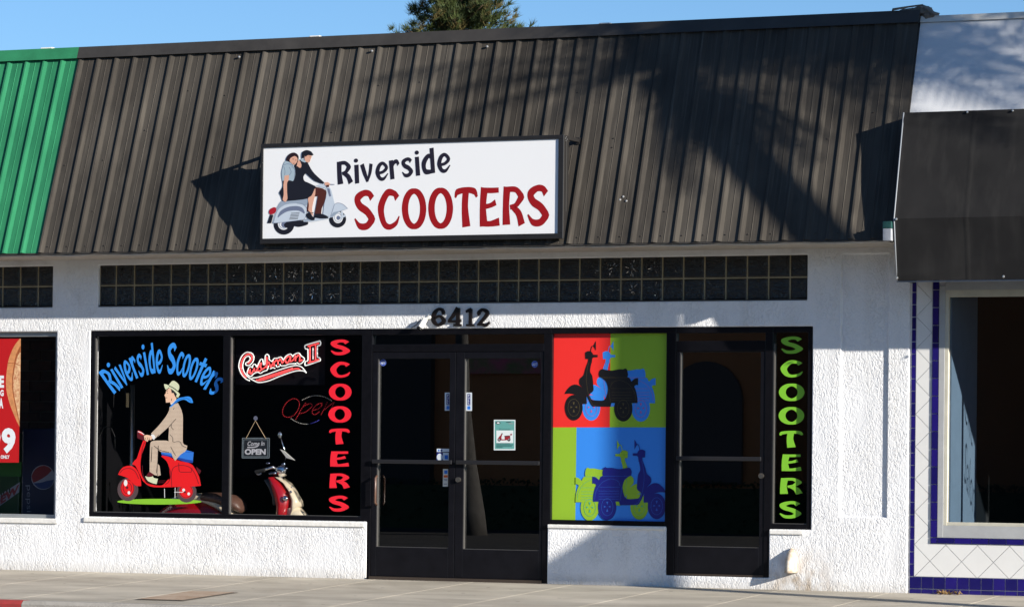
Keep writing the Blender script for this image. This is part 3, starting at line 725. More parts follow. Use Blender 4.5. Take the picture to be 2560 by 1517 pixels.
_m = _n.nodes.new('ShaderNodeMixRGB'); _m.inputs[2].default_value = (.034, .033, .032, 1); _n.links.new(_r2.outputs[0], _m.inputs[0]); _n.links.new(_r.outputs[0], _m.inputs[1]); _n.links.new(_m.outputs[0], _b.inputs['Base Color'])
_t3 = _n.nodes.new('ShaderNodeTexNoise'); _t3.inputs['Scale'].default_value = 260; _n.links.new(_g.outputs['Position'], _t3.inputs['Vector']); _bp = _n.nodes.new('ShaderNodeBump'); _bp.inputs['Distance'].default_value = .0012; _n.links.new(_t3.outputs[0], _bp.inputs['Height']); _n.links.new(_bp.outputs[0], _b.inputs['Normal'])
AX0, AX1 = 8.085, 14.2
pf = [(-.56, 2.715), (-.66, 3.246), (-.40, 4.185)]
def canvas(p0, p1, nu, nv):
    b = MB(); vs = []; fs = []
    for j in range(nv+1):
        for i in range(nu+1):
            u = i/nu; v = j/nv; X = AX0+(AX1-AX0)*u; y = p0[0]+(p1[0]-p0[0])*v; z = p0[1]+(p1[1]-p0[1])*v
            e = min(1, 6*min(v, 1-v))*min(1, 20*u)
            d = (.014*noise.noise((X*1.1, z*1.6, 3))+.006*noise.noise((X*3.2, z*.9, 7)))*e+.0035*math.exp(-(((X-8.40) % .62-.31)/.008)**2)
            if p0[1] < 3: d += .007*math.exp(-((z-(2.74+.16*min(1, (X-AX0)/1.1)))/.045)**2)*math.exp(-((X-AX0)/.8)**2)
            else: d += .010*math.exp(-((z-(4.12-.10*(X-AX0)))/.03)**2)*math.exp(-((X-AX0)/.5)**2)
            vs.append((X, y-d, z))
    fs = [(j*(nu+1)+i, j*(nu+1)+i+1, (j+1)*(nu+1)+i+1, (j+1)*(nu+1)+i) for j in range(nv) for i in range(nu)]
    return b.add(vs, fs)
canvas(pf[0], pf[1], 380, 30).build('valance', M_can, aw, smooth=True, fix=False)
canvas(pf[1], pf[2], 380, 36).build('canopy', M_can, aw, smooth=True, fix=False)
b = MB(); b.prism([pf[0], pf[1], pf[2], (-.2, 4.18), (-.05, 2.95), (-.05, 2.72)], 'x', AX0, AX0+.006); b.build('side_panel', M_can, aw)
M_fr = mat('pale_frame_tube', (.22, .24, .27), .5)
b = MB(); b.tube([(AX0-.008, y-.004, z) for y, z in pf], .0065, 8); b.tube([(AX0-.008, pf[0][0], pf[0][1]-.008), (AX1, pf[0][0], pf[0][1]-.008)], .006, 8)
b.build('frame', M_fr, aw, smooth=True)
b = MB()
for X in (8.11, 9.05, 10.0): b.ball((X, -.668, 2.735), .012, 8, 5)
b.ball((8.10, -.672, 3.24), .012, 8, 5)
for X in (8.65, 9.05): b.ball((X, -.415, 4.17), .010, 8, 5)
tag(b.build('grommets', mat('grommet_metal', (.5, .5, .5), .3, metal=.8), aw), kind='stuff')

# small box behind the awning corner
jb = thing('electrical_box', 'small weathered electrical box with green top beside the awning corner', 'electrical box', (8.02, -.62, 3.05))
MB().box(7.985, 8.06, -.69, -.62, 3.055, 3.16).build('body', mat('white_box_in_shade', (.34, .36, .40), .6, var=.2, vs=25), jb, bevel=.004)  # white box greyed and blued: the awning's shade is in the colour
MB().box(7.983, 8.062, -.692, -.618, 3.161, 3.222).build('top', mat('green_box_paint', (.015, .07, .065), .5, var=.3, vs=25), jb, bevel=.004)

# ================================================================== SHOP SIGN
SY = -.645
sg = thing('shop_sign', 'white box sign reading Riverside Scooters with a couple on a scooter', 'sign', (3.46, -.5, 3.13))
SX0, SX1, SZ0, SZ1 = 1.930, 4.985, 3.125, 4.058
M_cab = mat('sign_cabinet_paint', (.016, .015, .015), .4, .5, var=.2, vs=6)
b = MB(); b.prism([(SY+.018, SZ0), (SY+.018, SZ1), (SY+.13, SZ1), (SY+.13, 3.37), (-.605, 3.14), (-.605, SZ0)], 'x', SX0+.004, SX1-.004); b.build('cabinet', M_cab, sg)
fw = .036
bars('frame', [(SX0, SX1, SY-.012, SY+.02, SZ1-fw, SZ1), (SX0, SX1, SY-.012, SY+.02, SZ0, SZ0+fw+.012), (SX0, SX0+.024, SY-.012, SY+.02, SZ0+fw+.012, SZ1-fw), (SX1-fw-.012, SX1, SY-.012, SY+.02, SZ0+fw+.012, SZ1-fw)], M_cab, sg, bevel=.003)
bars('edge_trim', [(SX1-.001, SX1+.006, SY-.013, SY-.006, SZ0, SZ1), (SX1-.001, SX1+.006, SY+.055, SY+.06, SZ0+.25, SZ1-.05)], M_bead, sg, bevel=0)
MB().box(SX0+.024, SX1-fw-.012, SY, SY+.012, SZ0+fw+.012, SZ1-fw).build('face', mat('white_sign_face', (.80, .81, .83), .22, .5), sg)
b = MB()
for dx, dz in ((.03, -.03), (.05, -.015), (.045, -.05), (.07, -.035)): b.ball((SX1+.002, SY+dx, SZ1+dz), (.004, .007, .007), 6, 4)
tag(b.build('rivets', mat('grommet_metal', (.5, .5, .5)), sg), kind='stuff')
for xb_ in (SX0+.006, SX1-.034):
    MB().box(xb_, xb_+.028, SY+.128, ry(SZ1)-.0, SZ1-.032, SZ1-.002).build('bracket_arm', M_cab, sg)
    MB().box(xb_-.004, xb_+.032, ry(SZ1)-.03, ry(SZ1)+.01, SZ1-.05, SZ1+.01).build('bracket_foot', M_cab, sg)
A = Art(sg, (600, 320), 2505/860, SY)
M_navy = mat('navy_vinyl', (.011, .008, .020), .5)
M_rdv = mat('red_vinyl', (.29, .007, .010), .5, .25)
A.letters('red_lettering', M_rdv, [('S', box4(832, 985, 450, 745)), ('C', box4(1003, 1163, 443, 742)), ('O', box4(1178, 1357, 440, 738)), ('O', box4(1370, 1552, 435, 735)), ('T', box4(1562, 1732, 430, 725)), ('E', box4(1745, 1892, 430, 720)), ('R', box4(1912, 2075, 425, 718)), ('S', box4(2092, 2252, 413, 718))], 1.12, .95)
def tq(x0, x1, y0, y1, s=.0):   # letters climbing to the right
    k = -.10*(x1-x0); return ((x0, y0-k/2), (x1, y0+k/2), (x1+8, y1+k/2), (x0+8, y1-k/2))
A.letters('navy_lettering', M_navy, [('R', ((700, 246), (806, 234), (826, 408), (712, 422))), ('l', ((832, 270), (864, 267), (869, 402), (838, 407))), ('v', tq(874, 966, 256, 396)), ('e', tq(982, 1076, 246, 386)), ('r', tq(1084, 1160, 230, 373)), ('s', tq(1174, 1256, 215, 360)), ('l', ((1274, 212), (1303, 209), (1313, 346), (1282, 350))), ('d', tq(1318, 1414, 148, 338)), ('e', tq(1432, 1528, 182, 328))], 1.22, 1.1)
A.ell('navy_dot', M_navy, (845, 238, 15, 15), (1288, 180, 15, 15))
A2 = Art(sg, (655, 365), 1484/230, SY-.0016)
c_bl = mat('art_pale_blue', (.50, .57, .66), .4); c_sh = mat('art_blue_grey', (.14, .17, .26), .4); c_md = mat('art_mid_blue', (.28, .34, .43), .4)
c_bk = mat('art_black', (.010, .010, .016), .4); c_sk = mat('art_skin', (.66, .36, .26), .4); c_br = mat('art_brown', (.075, .018, .012), .4)
c_wh = mat('art_white', (.75, .76, .78), .4); c_rd = mat('art_red', (.36, .01, .02), .4); c_hr = mat('art_hair', (.02, .008, .01), .4); c_bs = mat('art_blouse', (.34, .43, .50), .4)
A2.ell('wheel_art', c_bk, (355, 1262, 167, 168), (1220, 1180, 137, 135))
A2.ell('rim_art', c_wh, (348, 1255, 92, 98), (1226, 1155, 80, 92)); A2.ell('hub_art', c_sh, (360, 1270, 50, 50), (1230, 1160, 30, 34))
A2.ring('rim_line_art', c_md, (348, 1255, 70, 76, 10), (1226, 1155, 58, 68, 9))
A2.poly('engine_art', c_bk, [(350, 1275), (420, 1215), (700, 1200), (745, 1235), (735, 1270), (600, 1305), (500, 1290), (440, 1325), (380, 1315)])
A2.poly('scooter_body_art', c_bl, [(165, 1250), (200, 1110), (235, 1000), (310, 890), (420, 880), (600, 870), (735, 855), (750, 930), (725, 1060), (690, 1185), (560, 1205), (300, 1240)],
        [(975, 1110), (1000, 950), (1035, 820), (1035, 690), (1080, 650), (1120, 720), (1160, 880), (1170, 940), (1140, 1080), (1105, 1145), (1030, 1125)],
        [(1100, 1145), (1145, 1000), (1180, 930), (1240, 920), (1310, 945), (1385, 1012), (1290, 1040), (1200, 1085), (1140, 1150)], [(870, 645), (940, 612), (1010, 600), (1035, 690), (960, 665)], [(690, 1180), (1000, 1150), (1110, 1140), (1075, 1172), (840, 1217), (670, 1222)])
A2.poly('scooter_shade_art', c_md, [(310, 890), (420, 880), (735, 855), (745, 925), (705, 965), (600, 930), (470, 930), (350, 960), (250, 1050), (190, 1240), (165, 1250), (215, 1090), (240, 1000)], [(1105, 1140), (1150, 1075), (1200, 1060), (1380, 1015), (1290, 1047), (1200, 1092), (1140, 1152)], [(700, 1180), (840, 1165), (850, 1200), (680, 1215)])
A2.poly('scooter_shadow_art', c_sh, [(250, 1150), (300, 1050), (420, 985), (560, 970), (650, 1000), (690, 1070), (680, 1095), (610, 1050), (520, 1040), (400, 1060), (300, 1120), (262, 1155)], [(1050, 680), (1090, 690), (1115, 810), (1085, 815), (1062, 740)])
A2.line('scooter_line_art', c_sh, 6, [(175, 1245), (300, 1235), (560, 1203), (690, 1183), (725, 1060), (715, 990), (650, 940), (560, 925)], [(1170, 940), (1150, 1000), (1105, 1140)], [(1035, 820), (1000, 950), (985, 1100)], [(1180, 930), (1240, 920), (1310, 945), (1385, 1012)])
A2.line('vent_art', c_bk, 8, *[[(468-7*k, 1086+24*k), (606-7*k, 1080+24*k)] for k in range(5)])
A2.poly('tail_lamp_art', c_rd, [(110, 1070), (130, 1020), (190, 988), (230, 1000), (228, 1050), (190, 1095), (130, 1105)])
A2.poly('plate_art', c_bk, [(130, 1110), (185, 1110), (150, 1245), (85, 1245)])
A2.line('fork_art', c_bl, 34, [(1290, 1060), (1296, 1120)], [(1350, 1118), (1262, 1160)])
A2.poly('trouser_art', c_br, [(850, 660), (960, 680), (1030, 720), (1040, 770), (1010, 900), (965, 1010), (955, 1105), (845, 1105), (870, 980), (900, 810), (845, 815)], [(725, 1000), (740, 900), (770, 900), (750, 1060), (725, 1060)])
A2.poly('shoe_art', c_bk, [(850, 1095), (960, 1095), (1050, 1130), (1072, 1165), (950, 1172), (835, 1150)], [(705, 1110), (740, 1075), (780, 1090), (820, 1140), (850, 1150), (850, 1190), (810, 1200), (740, 1170)])
A2.poly('rider_sweater_art', c_bk, [(600, 240), (650, 230), (730, 265), (790, 370), (860, 460), (1005, 590), (985, 615), (860, 570), (790, 520), (705, 440), (668, 500), (690, 570), (790, 640), (560, 640), (500, 560), (540, 400), (520, 320)])
A2.poly('skirt_art', c_bk, [(330, 560), (560, 545), (690, 570), (865, 650), (850, 720), (740, 845), (420, 887), (330, 890), (300, 800), (278, 750), (330, 660)])
A2.poly('hand_art', c_sk, [(1010, 590), (1060, 585), (1097, 610), (1085, 640), (1010, 635)], [(575, 235), (612, 245), (637, 310), (625, 352), (600, 352), (575, 330), (558, 332), (568, 290)])
A2.poly('grip_art', c_br, [(1040, 630), (1085, 628), (1080, 662), (1040, 665)]); A2.line('lever_art', c_sh, 8, [(1095, 618), (1172, 622)])
A2.poly('passenger_blouse_art', c_bs, [(345, 300), (370, 245), (420, 250), (500, 310), (535, 400), (530, 500), (500, 570), (430, 555), (330, 565), (315, 440), (330, 360)])
A2.line('blouse_fold_art', c_sh, 7, [(350, 330), (370, 400), (365, 470)], [(440, 340), (470, 420), (440, 470)], [(480, 330), (530, 390), (520, 520)], [(350, 310), (420, 290), (500, 320)])
A2.poly('arm_art', c_sk, [(365, 480), (437, 470), (430, 550), (405, 600), (405, 750), (410, 850), (380, 905), (335, 870), (350, 780), (345, 640), (355, 560)])
A2.poly('leg_art', c_sk, [(742, 845), (800, 800), (850, 690), (862, 690), (858, 780), (830, 900), (810, 1000), (815, 1080), (837, 1140), (800, 1105), (750, 1050), (755, 950)])
A2.line('shoe_strap_art', c_bk, 12, [(740, 1045), (790, 1085), (830, 1075)])
A2.poly('passenger_hair_art', c_hr, [(383, 240), (400, 180), (450, 125), (520, 108), (575, 140), (592, 190), (577, 260), (545, 295), (440, 258)])
A2.poly('face_art', c_sk, [(445, 240), (460, 200), (520, 165), (566, 190), (572, 240), (540, 292), (505, 302), (460, 262)], [(690, 175), (720, 140), (795, 150), (800, 180), (785, 215), (765, 267), (720, 262), (690, 230)])
A2.poly('collar_art', c_bs, [(615, 215), (650, 208), (712, 255), (690, 268), (630, 242)])
A2.poly('cap_art', c_bk, [(640, 130), (660, 90), (720, 68), (790, 90), (832, 145), (800, 157), (740, 150), (705, 178), (690, 150), (672, 195), (640, 200)])
A2.ell('feature_art', c_br, (502, 214, 14, 5), (545, 230, 11, 5), (512, 282, 13, 5), (775, 182, 8, 5), (768, 235, 9, 4))

# ================================================================== HOUSE NUMBER
hn = thing('house_number', 'dark brown raised house number 6412 on the white wall above the double door', 'house number', (3.7, 0, 2.37))
M_num = mat('dark_bronze_numeral', (.009, .0065, .006), .45, .25, var=.3, vs=20)
NUM = {'6': [[(.84, .24, .20), (.74, .10, .18), (.48, .08, .15), (.2, .32, .24), (.15, .66, .27), (.30, .87, .2), (.52, .93, .15), (.80, .82, .22), (.86, .66, .26), (.72, .50, .16), (.5, .45, .12), (.22, .58, .12)], [(.82, .20, .12), (.84, .27, .20), (.76, .33, .10)]],
       '4': [[(.72, .02, .26), (.40, .40, .2), (.06, .72, .12)], [(.02, .74, .12), (.5, .74, .13), (.95, .70, .16)], [(.76, .0, .22), (.74, .5, .26), (.72, .95, .28)], [(.42, .95, .12), (.7, .95, .13), (.98, .95, .12)]],
       '1': [[(.02, .18, .14), (.35, .10, .18), (.6, .02, .12)], [(.58, .02, .36), (.56, .5, .36), (.55, .95, .38)], [(.05, .95, .11), (.55, .95, .12), (.99, .95, .11)]],
       '2': [[(.22, .36, .22), (.14, .24, .2), (.45, .07, .16), (.80, .24, .26), (.62, .5, .22), (.16, .88, .16)], [(.05, .92, .10), (.3, .86, .16), (.7, .93, .17), (.96, .76, .10)]]}
def bilin(q, x, y):
    a = Vector(q[0]).lerp(Vector(q[1]), x); b_ = Vector(q[3]).lerp(Vector(q[2]), x); return a.lerp(b_, y)
for ch, (xa, xb, ya, yb) in (('6', (465, 915, 118, 688)), ('4', (985, 1415, 118, 685)), ('1', (1470+80, 1805, 135, 685)), ('2', (1890, 2305, 132, 700))):
    mb = MB(); lay = 0
    for st in NUM[ch]:
        pts = crv(st, False, 6, 100); vs, fs = ribbon(pts); lay += 1
        q = box4(xa, xb, ya, yb)
        P3 = [bilin(q, *v) for v in vs]
        fr = [at(1040+p.x/12.525, 760+p.y/12.525, -.022-.0004*lay) for p in P3]; bk = [Vector((p.x, .001, p.z)) for p in fr]
        n = len(fr); m2 = n//2
        mb.add(fr, fs)
        loop = [2*i for i in range(m2)]+[2*i+1 for i in range(m2-1, -1, -1)]
        mb.add(fr+bk, [(loop[i], loop[(i+1) % n], loop[(i+1) % n]+n, loop[i]+n) for i in range(n)])
    mb.build('digit', M_num, hn)

# security camera left of the number
sc_ = thing('security_camera', 'small white security camera pointing down from the wall left of the house number', 'security camera', (3.33, 0, 2.42))
M_wpl = mat('white_camera_plastic', (.74, .74, .72), .4, .5)
cA, cB = Vector((3.352, -.034, 2.440)), Vector((3.312, -.078, 2.342))
dr = (cB-cA).normalized()
b = MB(); b.tube([cA, cB-dr*.018], .027, 14); b.build('body', M_wpl, sc_, smooth=False, bevel=.004)
b = MB(); b.tube([cB-dr*.018, cB], .028, 14); b.build('lens_ring', mat('camera_lens_black', (.01, .01, .01), .2), sc_)
b = MB(); b.tube([(3.40, .0, 2.46), (3.395, -.03, 2.455), (3.352, -.034, 2.44)], .014, 10); b.tube([(3.40, .001, 2.46), (3.40, -.012, 2.46)], .035, 14); b.build('bracket', M_wpl, sc_)
b = MB(); b.tube([(3.30, -.02, 2.44), (3.26, -.02, 2.39), (3.23, -.03, 2.37), (3.20, -.01, 2.36)], .004, 6); b.build('cable', M_blk, sc_)

# metal vent hood low on the wall
vh = thing('vent_hood', 'small rust streaked white metal vent hood low on the wall right of the single door', 'vent', (6.97, 0, .16))
M_hood = mat('chipped_white_metal', (.56, .53, .47), .5, .3, var=.25, vs=16, dark=(.36, .25, .16))
rg = []
for i in range(9):
    t = i/8; hw = .050*math.sqrt(max(.02, 1-(max(0, t-.45)/.56)**2)); dp = .135*(1-.75*t**2.2); z = .155+.215*t
    rg.append([(6.965+hw*math.cos(a)*1.05, -dp*max(0, math.sin(a))**.8+.002, z) for a in [math.pi*k/10 for k in range(11)]])
b = MB(); vs = [v for r_ in rg for v in r_]; b.add(vs, [(i*11+k, i*11+k+1, (i+1)*11+k+1, (i+1)*11+k) for i in range(8) for k in range(10)]); b.add([rg[-1][k] for k in range(11)], [tuple(range(11))])
o = b.build('hood', M_hood, vh, smooth=True); md = o.modifiers.new('solid', 'SOLIDIFY'); md.thickness = .004
MB().box(6.93, 7.0, .0, .004, .15, .30).build('opening', M_blk, vh)

# ================================================================== GRAPHICS ON THE GLASS
GF = GY-.0015
M_blue = mat('blue_vinyl', (.035, .27, .80), .35, coat=.2)
bl = thing('window_lettering', 'arched blue window lettering reading Riverside Scooters on the far left shop window', 'lettering', at(395, 905, GF))
A = Art(bl, (240, 840), 2505/340, GF)
A.letters('letter', M_blue, [
 ('R', ((35, 665), (185, 570), (475, 985), (345, 1085))), ('l', ((262, 620), (300, 598), (503, 938), (465, 966))), ('v', ((318, 578), (440, 492), (625, 885), (520, 930))),
 ('e', ((462, 478), (580, 418), (722, 798), (600, 850))), ('r', ((598, 402), (690, 352), (838, 742), (736, 790))), ('s', ((735, 335), (835, 310), (908, 735), (800, 762))),
 ('l', ((864, 302), (905, 293), (975, 710), (938, 718))), ('d', ((930, 142), (1050, 118), (1100, 690), (995, 698))), ('e', ((1092, 245), (1226, 240), (1232, 692), (1105, 692))),
 ('S', ((1330, 120), (1500, 120), (1462, 702), (1300, 702))), ('c', ((1510, 285), (1642, 290), (1572, 728), (1455, 722))), ('o', ((1645, 318), (1782, 345), (1678, 765), (1560, 748))),
 ('o', ((1785, 378), (1930, 415), (1800, 818), (1680, 795))), ('t', ((1960, 378), (2088, 428), (1900, 872), (1770, 818))), ('e', ((2030, 528), (2160, 590), (2005, 932), (1875, 892))),
 ('r', ((2168, 620), (2270, 680), (2085, 1012), (1968, 975))), ('s', ((2250, 728), (2378, 798), (2195, 1095), (2050, 1055)))], 1.2, 1.0)
A.ell('letter_dot', M_blue, (228, 530, 30, 42), (866, 200, 26, 46))
M_redv = mat('bright_red_vinyl', (.80, .018, .035), .35, coat=.2)
M_grv = mat('lime_vinyl', (.20, .50, .035), .35, coat=.2)
rl = thing('window_lettering', 'tall column of red window lettering spelling SCOOTERS beside the double door', 'lettering', at(855, 1060, GF))
A = Art(rl, (200, 800), 2112/740, GF)
A.letters('letter', M_redv, [('S', box4(1788, 1928, 138, 250)), ('C', box4(1786, 1928, 296, 410)), ('O', box4(1776, 1938, 453, 572)), ('O', box4(1772, 1936, 613, 730)), ('T', box4(1778, 1926, 772, 886)), ('E', box4(1785, 1920, 934, 1044)), ('R', box4(1780, 1926, 1092, 1202)), ('S', box4(1776, 1920, 1250, 1364))], 1.2, 1.12)
gl_ = thing('window_lettering', 'column of lime green window lettering spelling SCOOTERS right of the single door', 'lettering', at(1980, 1060, GF))
A = Art(gl_, (1900, 830), 445/150, GF)
A.letters('letter', M_grv, [('S', box4(156, 320, 32, 160)), ('C', box4(152, 318, 208, 335)), ('O', box4(140, 330, 381, 510)), ('O', box4(138, 328, 554, 684)), ('T', box4(144, 320, 730, 856)), ('E', box4(160, 308, 904, 1029)), ('R', box4(148, 316, 1079, 1204)), ('S', box4(144, 308, 1251, 1380))], 1.15, 1.05)

# man on a red scooter
ms = thing('window_decal', 'window decal of a man in a checked suit and pale hat riding a red scooter', 'decal', at(395, 1110, GF))
A = Art(ms, (280, 940), 1079/240, GF, .00006)
v_red = mat('decal_red', (.72, .012, .015), .35); v_tyre = mat('decal_tyre', (.085, .055, .06), .4); v_blk = mat('decal_black', (.008, .008, .010), .4); v_wh = mat('decal_white', (.75, .75, .75), .4)
v_gr = mat('decal_green', (.22, .50, .03), .4); v_bl = mat('decal_blue', (.03, .17, .62), .35); v_db = mat('decal_dark_blue', (.015, .05, .30), .35); v_cr = mat('decal_cream', (.62, .66, .45), .4); v_sk = mat('decal_skin', (.78, .50, .35), .4); v_ma = mat('decal_maroon', (.10, .008, .014), .4)
v_su = bpy.data.materials.new('decal_check_cloth'); v_su.use_nodes = True
_n = v_su.node_tree; _b = _n.nodes['Principled BSDF']; _b.inputs['Roughness'].default_value = .4
_g = _n.nodes.new('ShaderNodeNewGeometry'); _bk = _n.nodes.new('ShaderNodeTexBrick'); _bk.offset = 0; _bk.inputs['Color1'].default_value = (.66, .54, .42, 1); _bk.inputs['Color2'].default_value = (.66, .54, .42, 1); _bk.inputs['Mortar'].default_value = (.30, .20, .15, 1)
_bk.inputs['Scale'].default_value = 1; _bk.inputs['Brick Width'].default_value = .0125; _bk.inputs['Row Height'].default_value = .0125; _bk.inputs['Mortar Size'].default_value = .0014
_sx = _n.nodes.new('ShaderNodeSeparateXYZ'); _cx = _n.nodes.new('ShaderNodeCombineXYZ')
_n.links.new(_g.outputs['Position'], _sx.inputs[0]); _n.links.new(_sx.outputs[0], _cx.inputs[0]); _n.links.new(_sx.outputs[2], _cx.inputs[1]); _n.links.new(_cx.outputs[0], _bk.inputs['Vector']); _n.links.new(_bk.outputs['Color'], _b.inputs['Base Color'])
A.ell('ground_art', v_gr, (532, 1408, 475, 32))
A.ell('tyre_art', v_tyre, (178, 1272, 117, 130), (838, 1300, 112, 118))
A.ell('wheel_art', v_red, (173, 1255, 78, 100), (833, 1290, 78, 82)); A.ring('wheel_line_art', v_ma, (173, 1255, 72, 92, 7), (173, 1255, 48, 62, 6), (833, 1290, 70, 74, 6))
A.ell('wheel_shine_art', v_wh, (153, 1198, 20, 36), (190, 1308, 15, 19), (805, 1278, 16, 18), (862, 1320, 15, 17)); A.ell('hub_art', v_ma, (170, 1250, 13, 16), (820, 1300, 12, 12))
A.poly('scooter_body_art', v_red, [(552, 900), (590, 885), (740, 945), (880, 980), (935, 1040), (980, 1130), (1000, 1228), (940, 1236), (655, 1245), (655, 1160), (640, 1020), (610, 950)],
       [(325, 1110), (380, 1190), (440, 1215), (560, 1225), (630, 1160), (672, 1160), (672, 1245), (470, 1245), (390, 1215), (345, 1160)],
       [(350, 720), (382, 720), (375, 770), (332, 890), (320, 1000), (335, 1110), (385, 1195), (350, 1180), (310, 1100), (265, 1010), (225, 990), (250, 950), (280, 920), (310, 830)],
       [(68, 1105), (90, 1060), (130, 1020), (200, 1005), (260, 1030), (300, 1090), (325, 1170), (328, 1232), (270, 1230), (220, 1190), (170, 1140)])
A.poly('handlebar_art', v_ma, [(283, 610), (320, 615), (365, 650), (377, 690), (360, 725), (310, 705), (285, 690)], [(945, 1015), (1002, 1060), (985, 1100), (960, 1070)])
A.poly('handlebar_top_art', v_red, [(290, 612), (322, 618), (362, 652), (350, 665), (310, 645)]); A.line('handlebar_shine_art', v_wh, 9, [(292, 620), (330, 635), (360, 655)])
A.line('scooter_line_art', v_ma, 6, [(672, 1240), (668, 1090), (700, 1020), (780, 1000), (870, 1020), (930, 1090), (975, 1210)], [(750, 975), (755, 1060), (780, 1076), (890, 1076), (900, 1030)], [(340, 1000), (350, 1110), (400, 1190), (470, 1215)], [(85, 1090), (130, 1045), (200, 1035), (260, 1070), (300, 1150)], [(640, 1020), (662, 1100), (640, 1180), (600, 1215)], [(330, 900), (345, 800), (370, 740)], [(520, 1175), (600, 1172)], [(520, 1195), (590, 1193)])
A.line('engine_art', v_wh, 6, [(590, 1262), (592, 1365)], [(710, 1250), (708, 1370)], [(700, 1300), (800, 1303)])
A.poly('seat_art', v_bl, [(553, 853), (660, 862), (800, 852), (822, 825), (918, 852), (907, 972), (820, 962), (680, 912), (558, 887)])
A.poly('seat_shade_art', v_db, [(555, 870), (680, 895), (820, 930), (907, 945), (905, 972), (820, 962), (680, 912), (558, 887)]); A.line('seat_line_art', v_db, 5, [(822, 828), (830, 850), (915, 852)])
A.poly('far_leg_art', v_su, [(513, 985), (535, 1010), (546, 1112), (513, 1120)])
A.poly('trouser_art', v_su, [(432, 750), (470, 725), (600, 722), (650, 735), (672, 862), (560, 852), (522, 830), (515, 940), (507, 1117), (423, 1090), (425, 900)])
A.poly('jacket_art', v_su, [(655, 335), (740, 300), (780, 380), (797, 470), (797, 745), (846, 778), (840, 812), (825, 842), (770, 882), (710, 950), (680, 900), (650, 800), (635, 700), (640, 600), (635, 570), (495, 697), (440, 642), (520, 560), (600, 460), (640, 390)])
A.line('suit_fold_art', v_blk, 6, [(640, 395), (680, 385), (700, 355)], [(635, 575), (690, 510), (720, 480)], [(670, 540), (665, 570), (690, 600)], [(650, 655), (680, 690), (685, 740)], [(690, 740), (760, 735), (790, 780), (835, 800)], [(660, 790), (690, 850), (715, 890)], [(470, 780), (540, 830), (640, 855)], [(520, 780), (515, 940), (500, 1090)], [(450, 790), (440, 960)], [(495, 697), (525, 660)])
A.poly('shirt_cuff_art', v_wh, [(438, 655), (470, 655), (490, 690), (470, 716), (445, 690)], [(720, 255), (727, 275), (662, 322), (655, 300)])
A.poly('hand_art', v_sk, [(360, 670), (390, 658), (440, 670), (452, 692), (440, 716), (410, 716), (400, 735), (368, 715)]); A.line('hand_line_art', v_blk, 5, [(372, 690), (385, 720)], [(395, 685), (405, 720)], [(415, 690), (422, 716)])
A.poly('shoe_art', v_cr, [(372, 1120), (420, 1132), (455, 1110), (470, 1140), (516, 1150), (502, 1210), (460, 1202), (400, 1172)])
A.poly('sock_art', v_ma, [(388, 1110), (420, 1070), (467, 1100), (450, 1127), (400, 1132)])
A.poly('face_art', v_sk, [(610, 160), (650, 130), (665, 150), (692, 180), (725, 245), (690, 292), (655, 310), (655, 292), (607, 297), (600, 235), (588, 212), (605, 190)])
A.poly('hair_art', v_blk, [(660, 130), (700, 160), (737, 218), (715, 238), (690, 185), (672, 192)]); A.line('feature_art', v_blk, 6, [(608, 170), (632, 160)], [(618, 188), (630, 186)], [(602, 243), (620, 240)], [(672, 250), (668, 275)])
A.poly('scarf_art', M_blue, [(648, 345), (690, 300), (740, 250), (800, 235), (860, 228), (895, 250), (912, 300), (870, 295), (820, 265), (770, 270), (720, 300), (665, 345)]); A.line('scarf_line_art', v_db, 5, [(690, 310), (760, 262), (830, 245), (890, 285)])
A.poly('hat_brim_art', v_cr, [(585, 88), (620, 95), (680, 130), (740, 175), (764, 205), (742, 242), (720, 228), (730, 200), (690, 160), (640, 128), (605, 152), (590, 120)])
A.poly('hat_crown_art', v_cr, [(638, 100), (670, 60), (700, 53), (747, 90), (756, 130), (742, 165), (690, 130)]); A.line('hat_band_art', v_blk, 9, [(640, 108), (690, 132), (740, 170)])

# pop-art window graphic
pg = thing('window_graphic', 'large four colour window graphic with overlapping scooter silhouettes', 'window graphic', at(1520, 1300, GF))
A = Art(pg, (0, 0), 1, GF, .00006)
g_red = mat('graphic_red', (.80, .030, .025), .35); g_lime = mat('graphic_lime', (.27, .47, .030), .35); g_blue = mat('graphic_blue', (.040, .25, .80), .35); g_blk = mat('graphic_black', (.010, .009, .010), .35); g_nav = mat('graphic_navy', (.012, .016, .20), .35)
A.poly('red_field', g_red, [(1381, 832), (1526.5, 830), (1524.5, 1067.5), (1379.5, 1068)], smooth=False)
A.poly('green_field', g_lime, [(1526.5, 830), (1671, 828), (1668, 1068), (1524.5, 1067.5)], smooth=False)
A.poly('lime_field', g_lime, [(1379.5, 1068), (1441.5, 1067.8), (1438.5, 1301), (1377, 1300)], smooth=False)
A.poly('blue_field', g_blue, [(1441.5, 1067.8), (1668, 1068), (1665.5, 1303), (1438.5, 1301)], smooth=False)
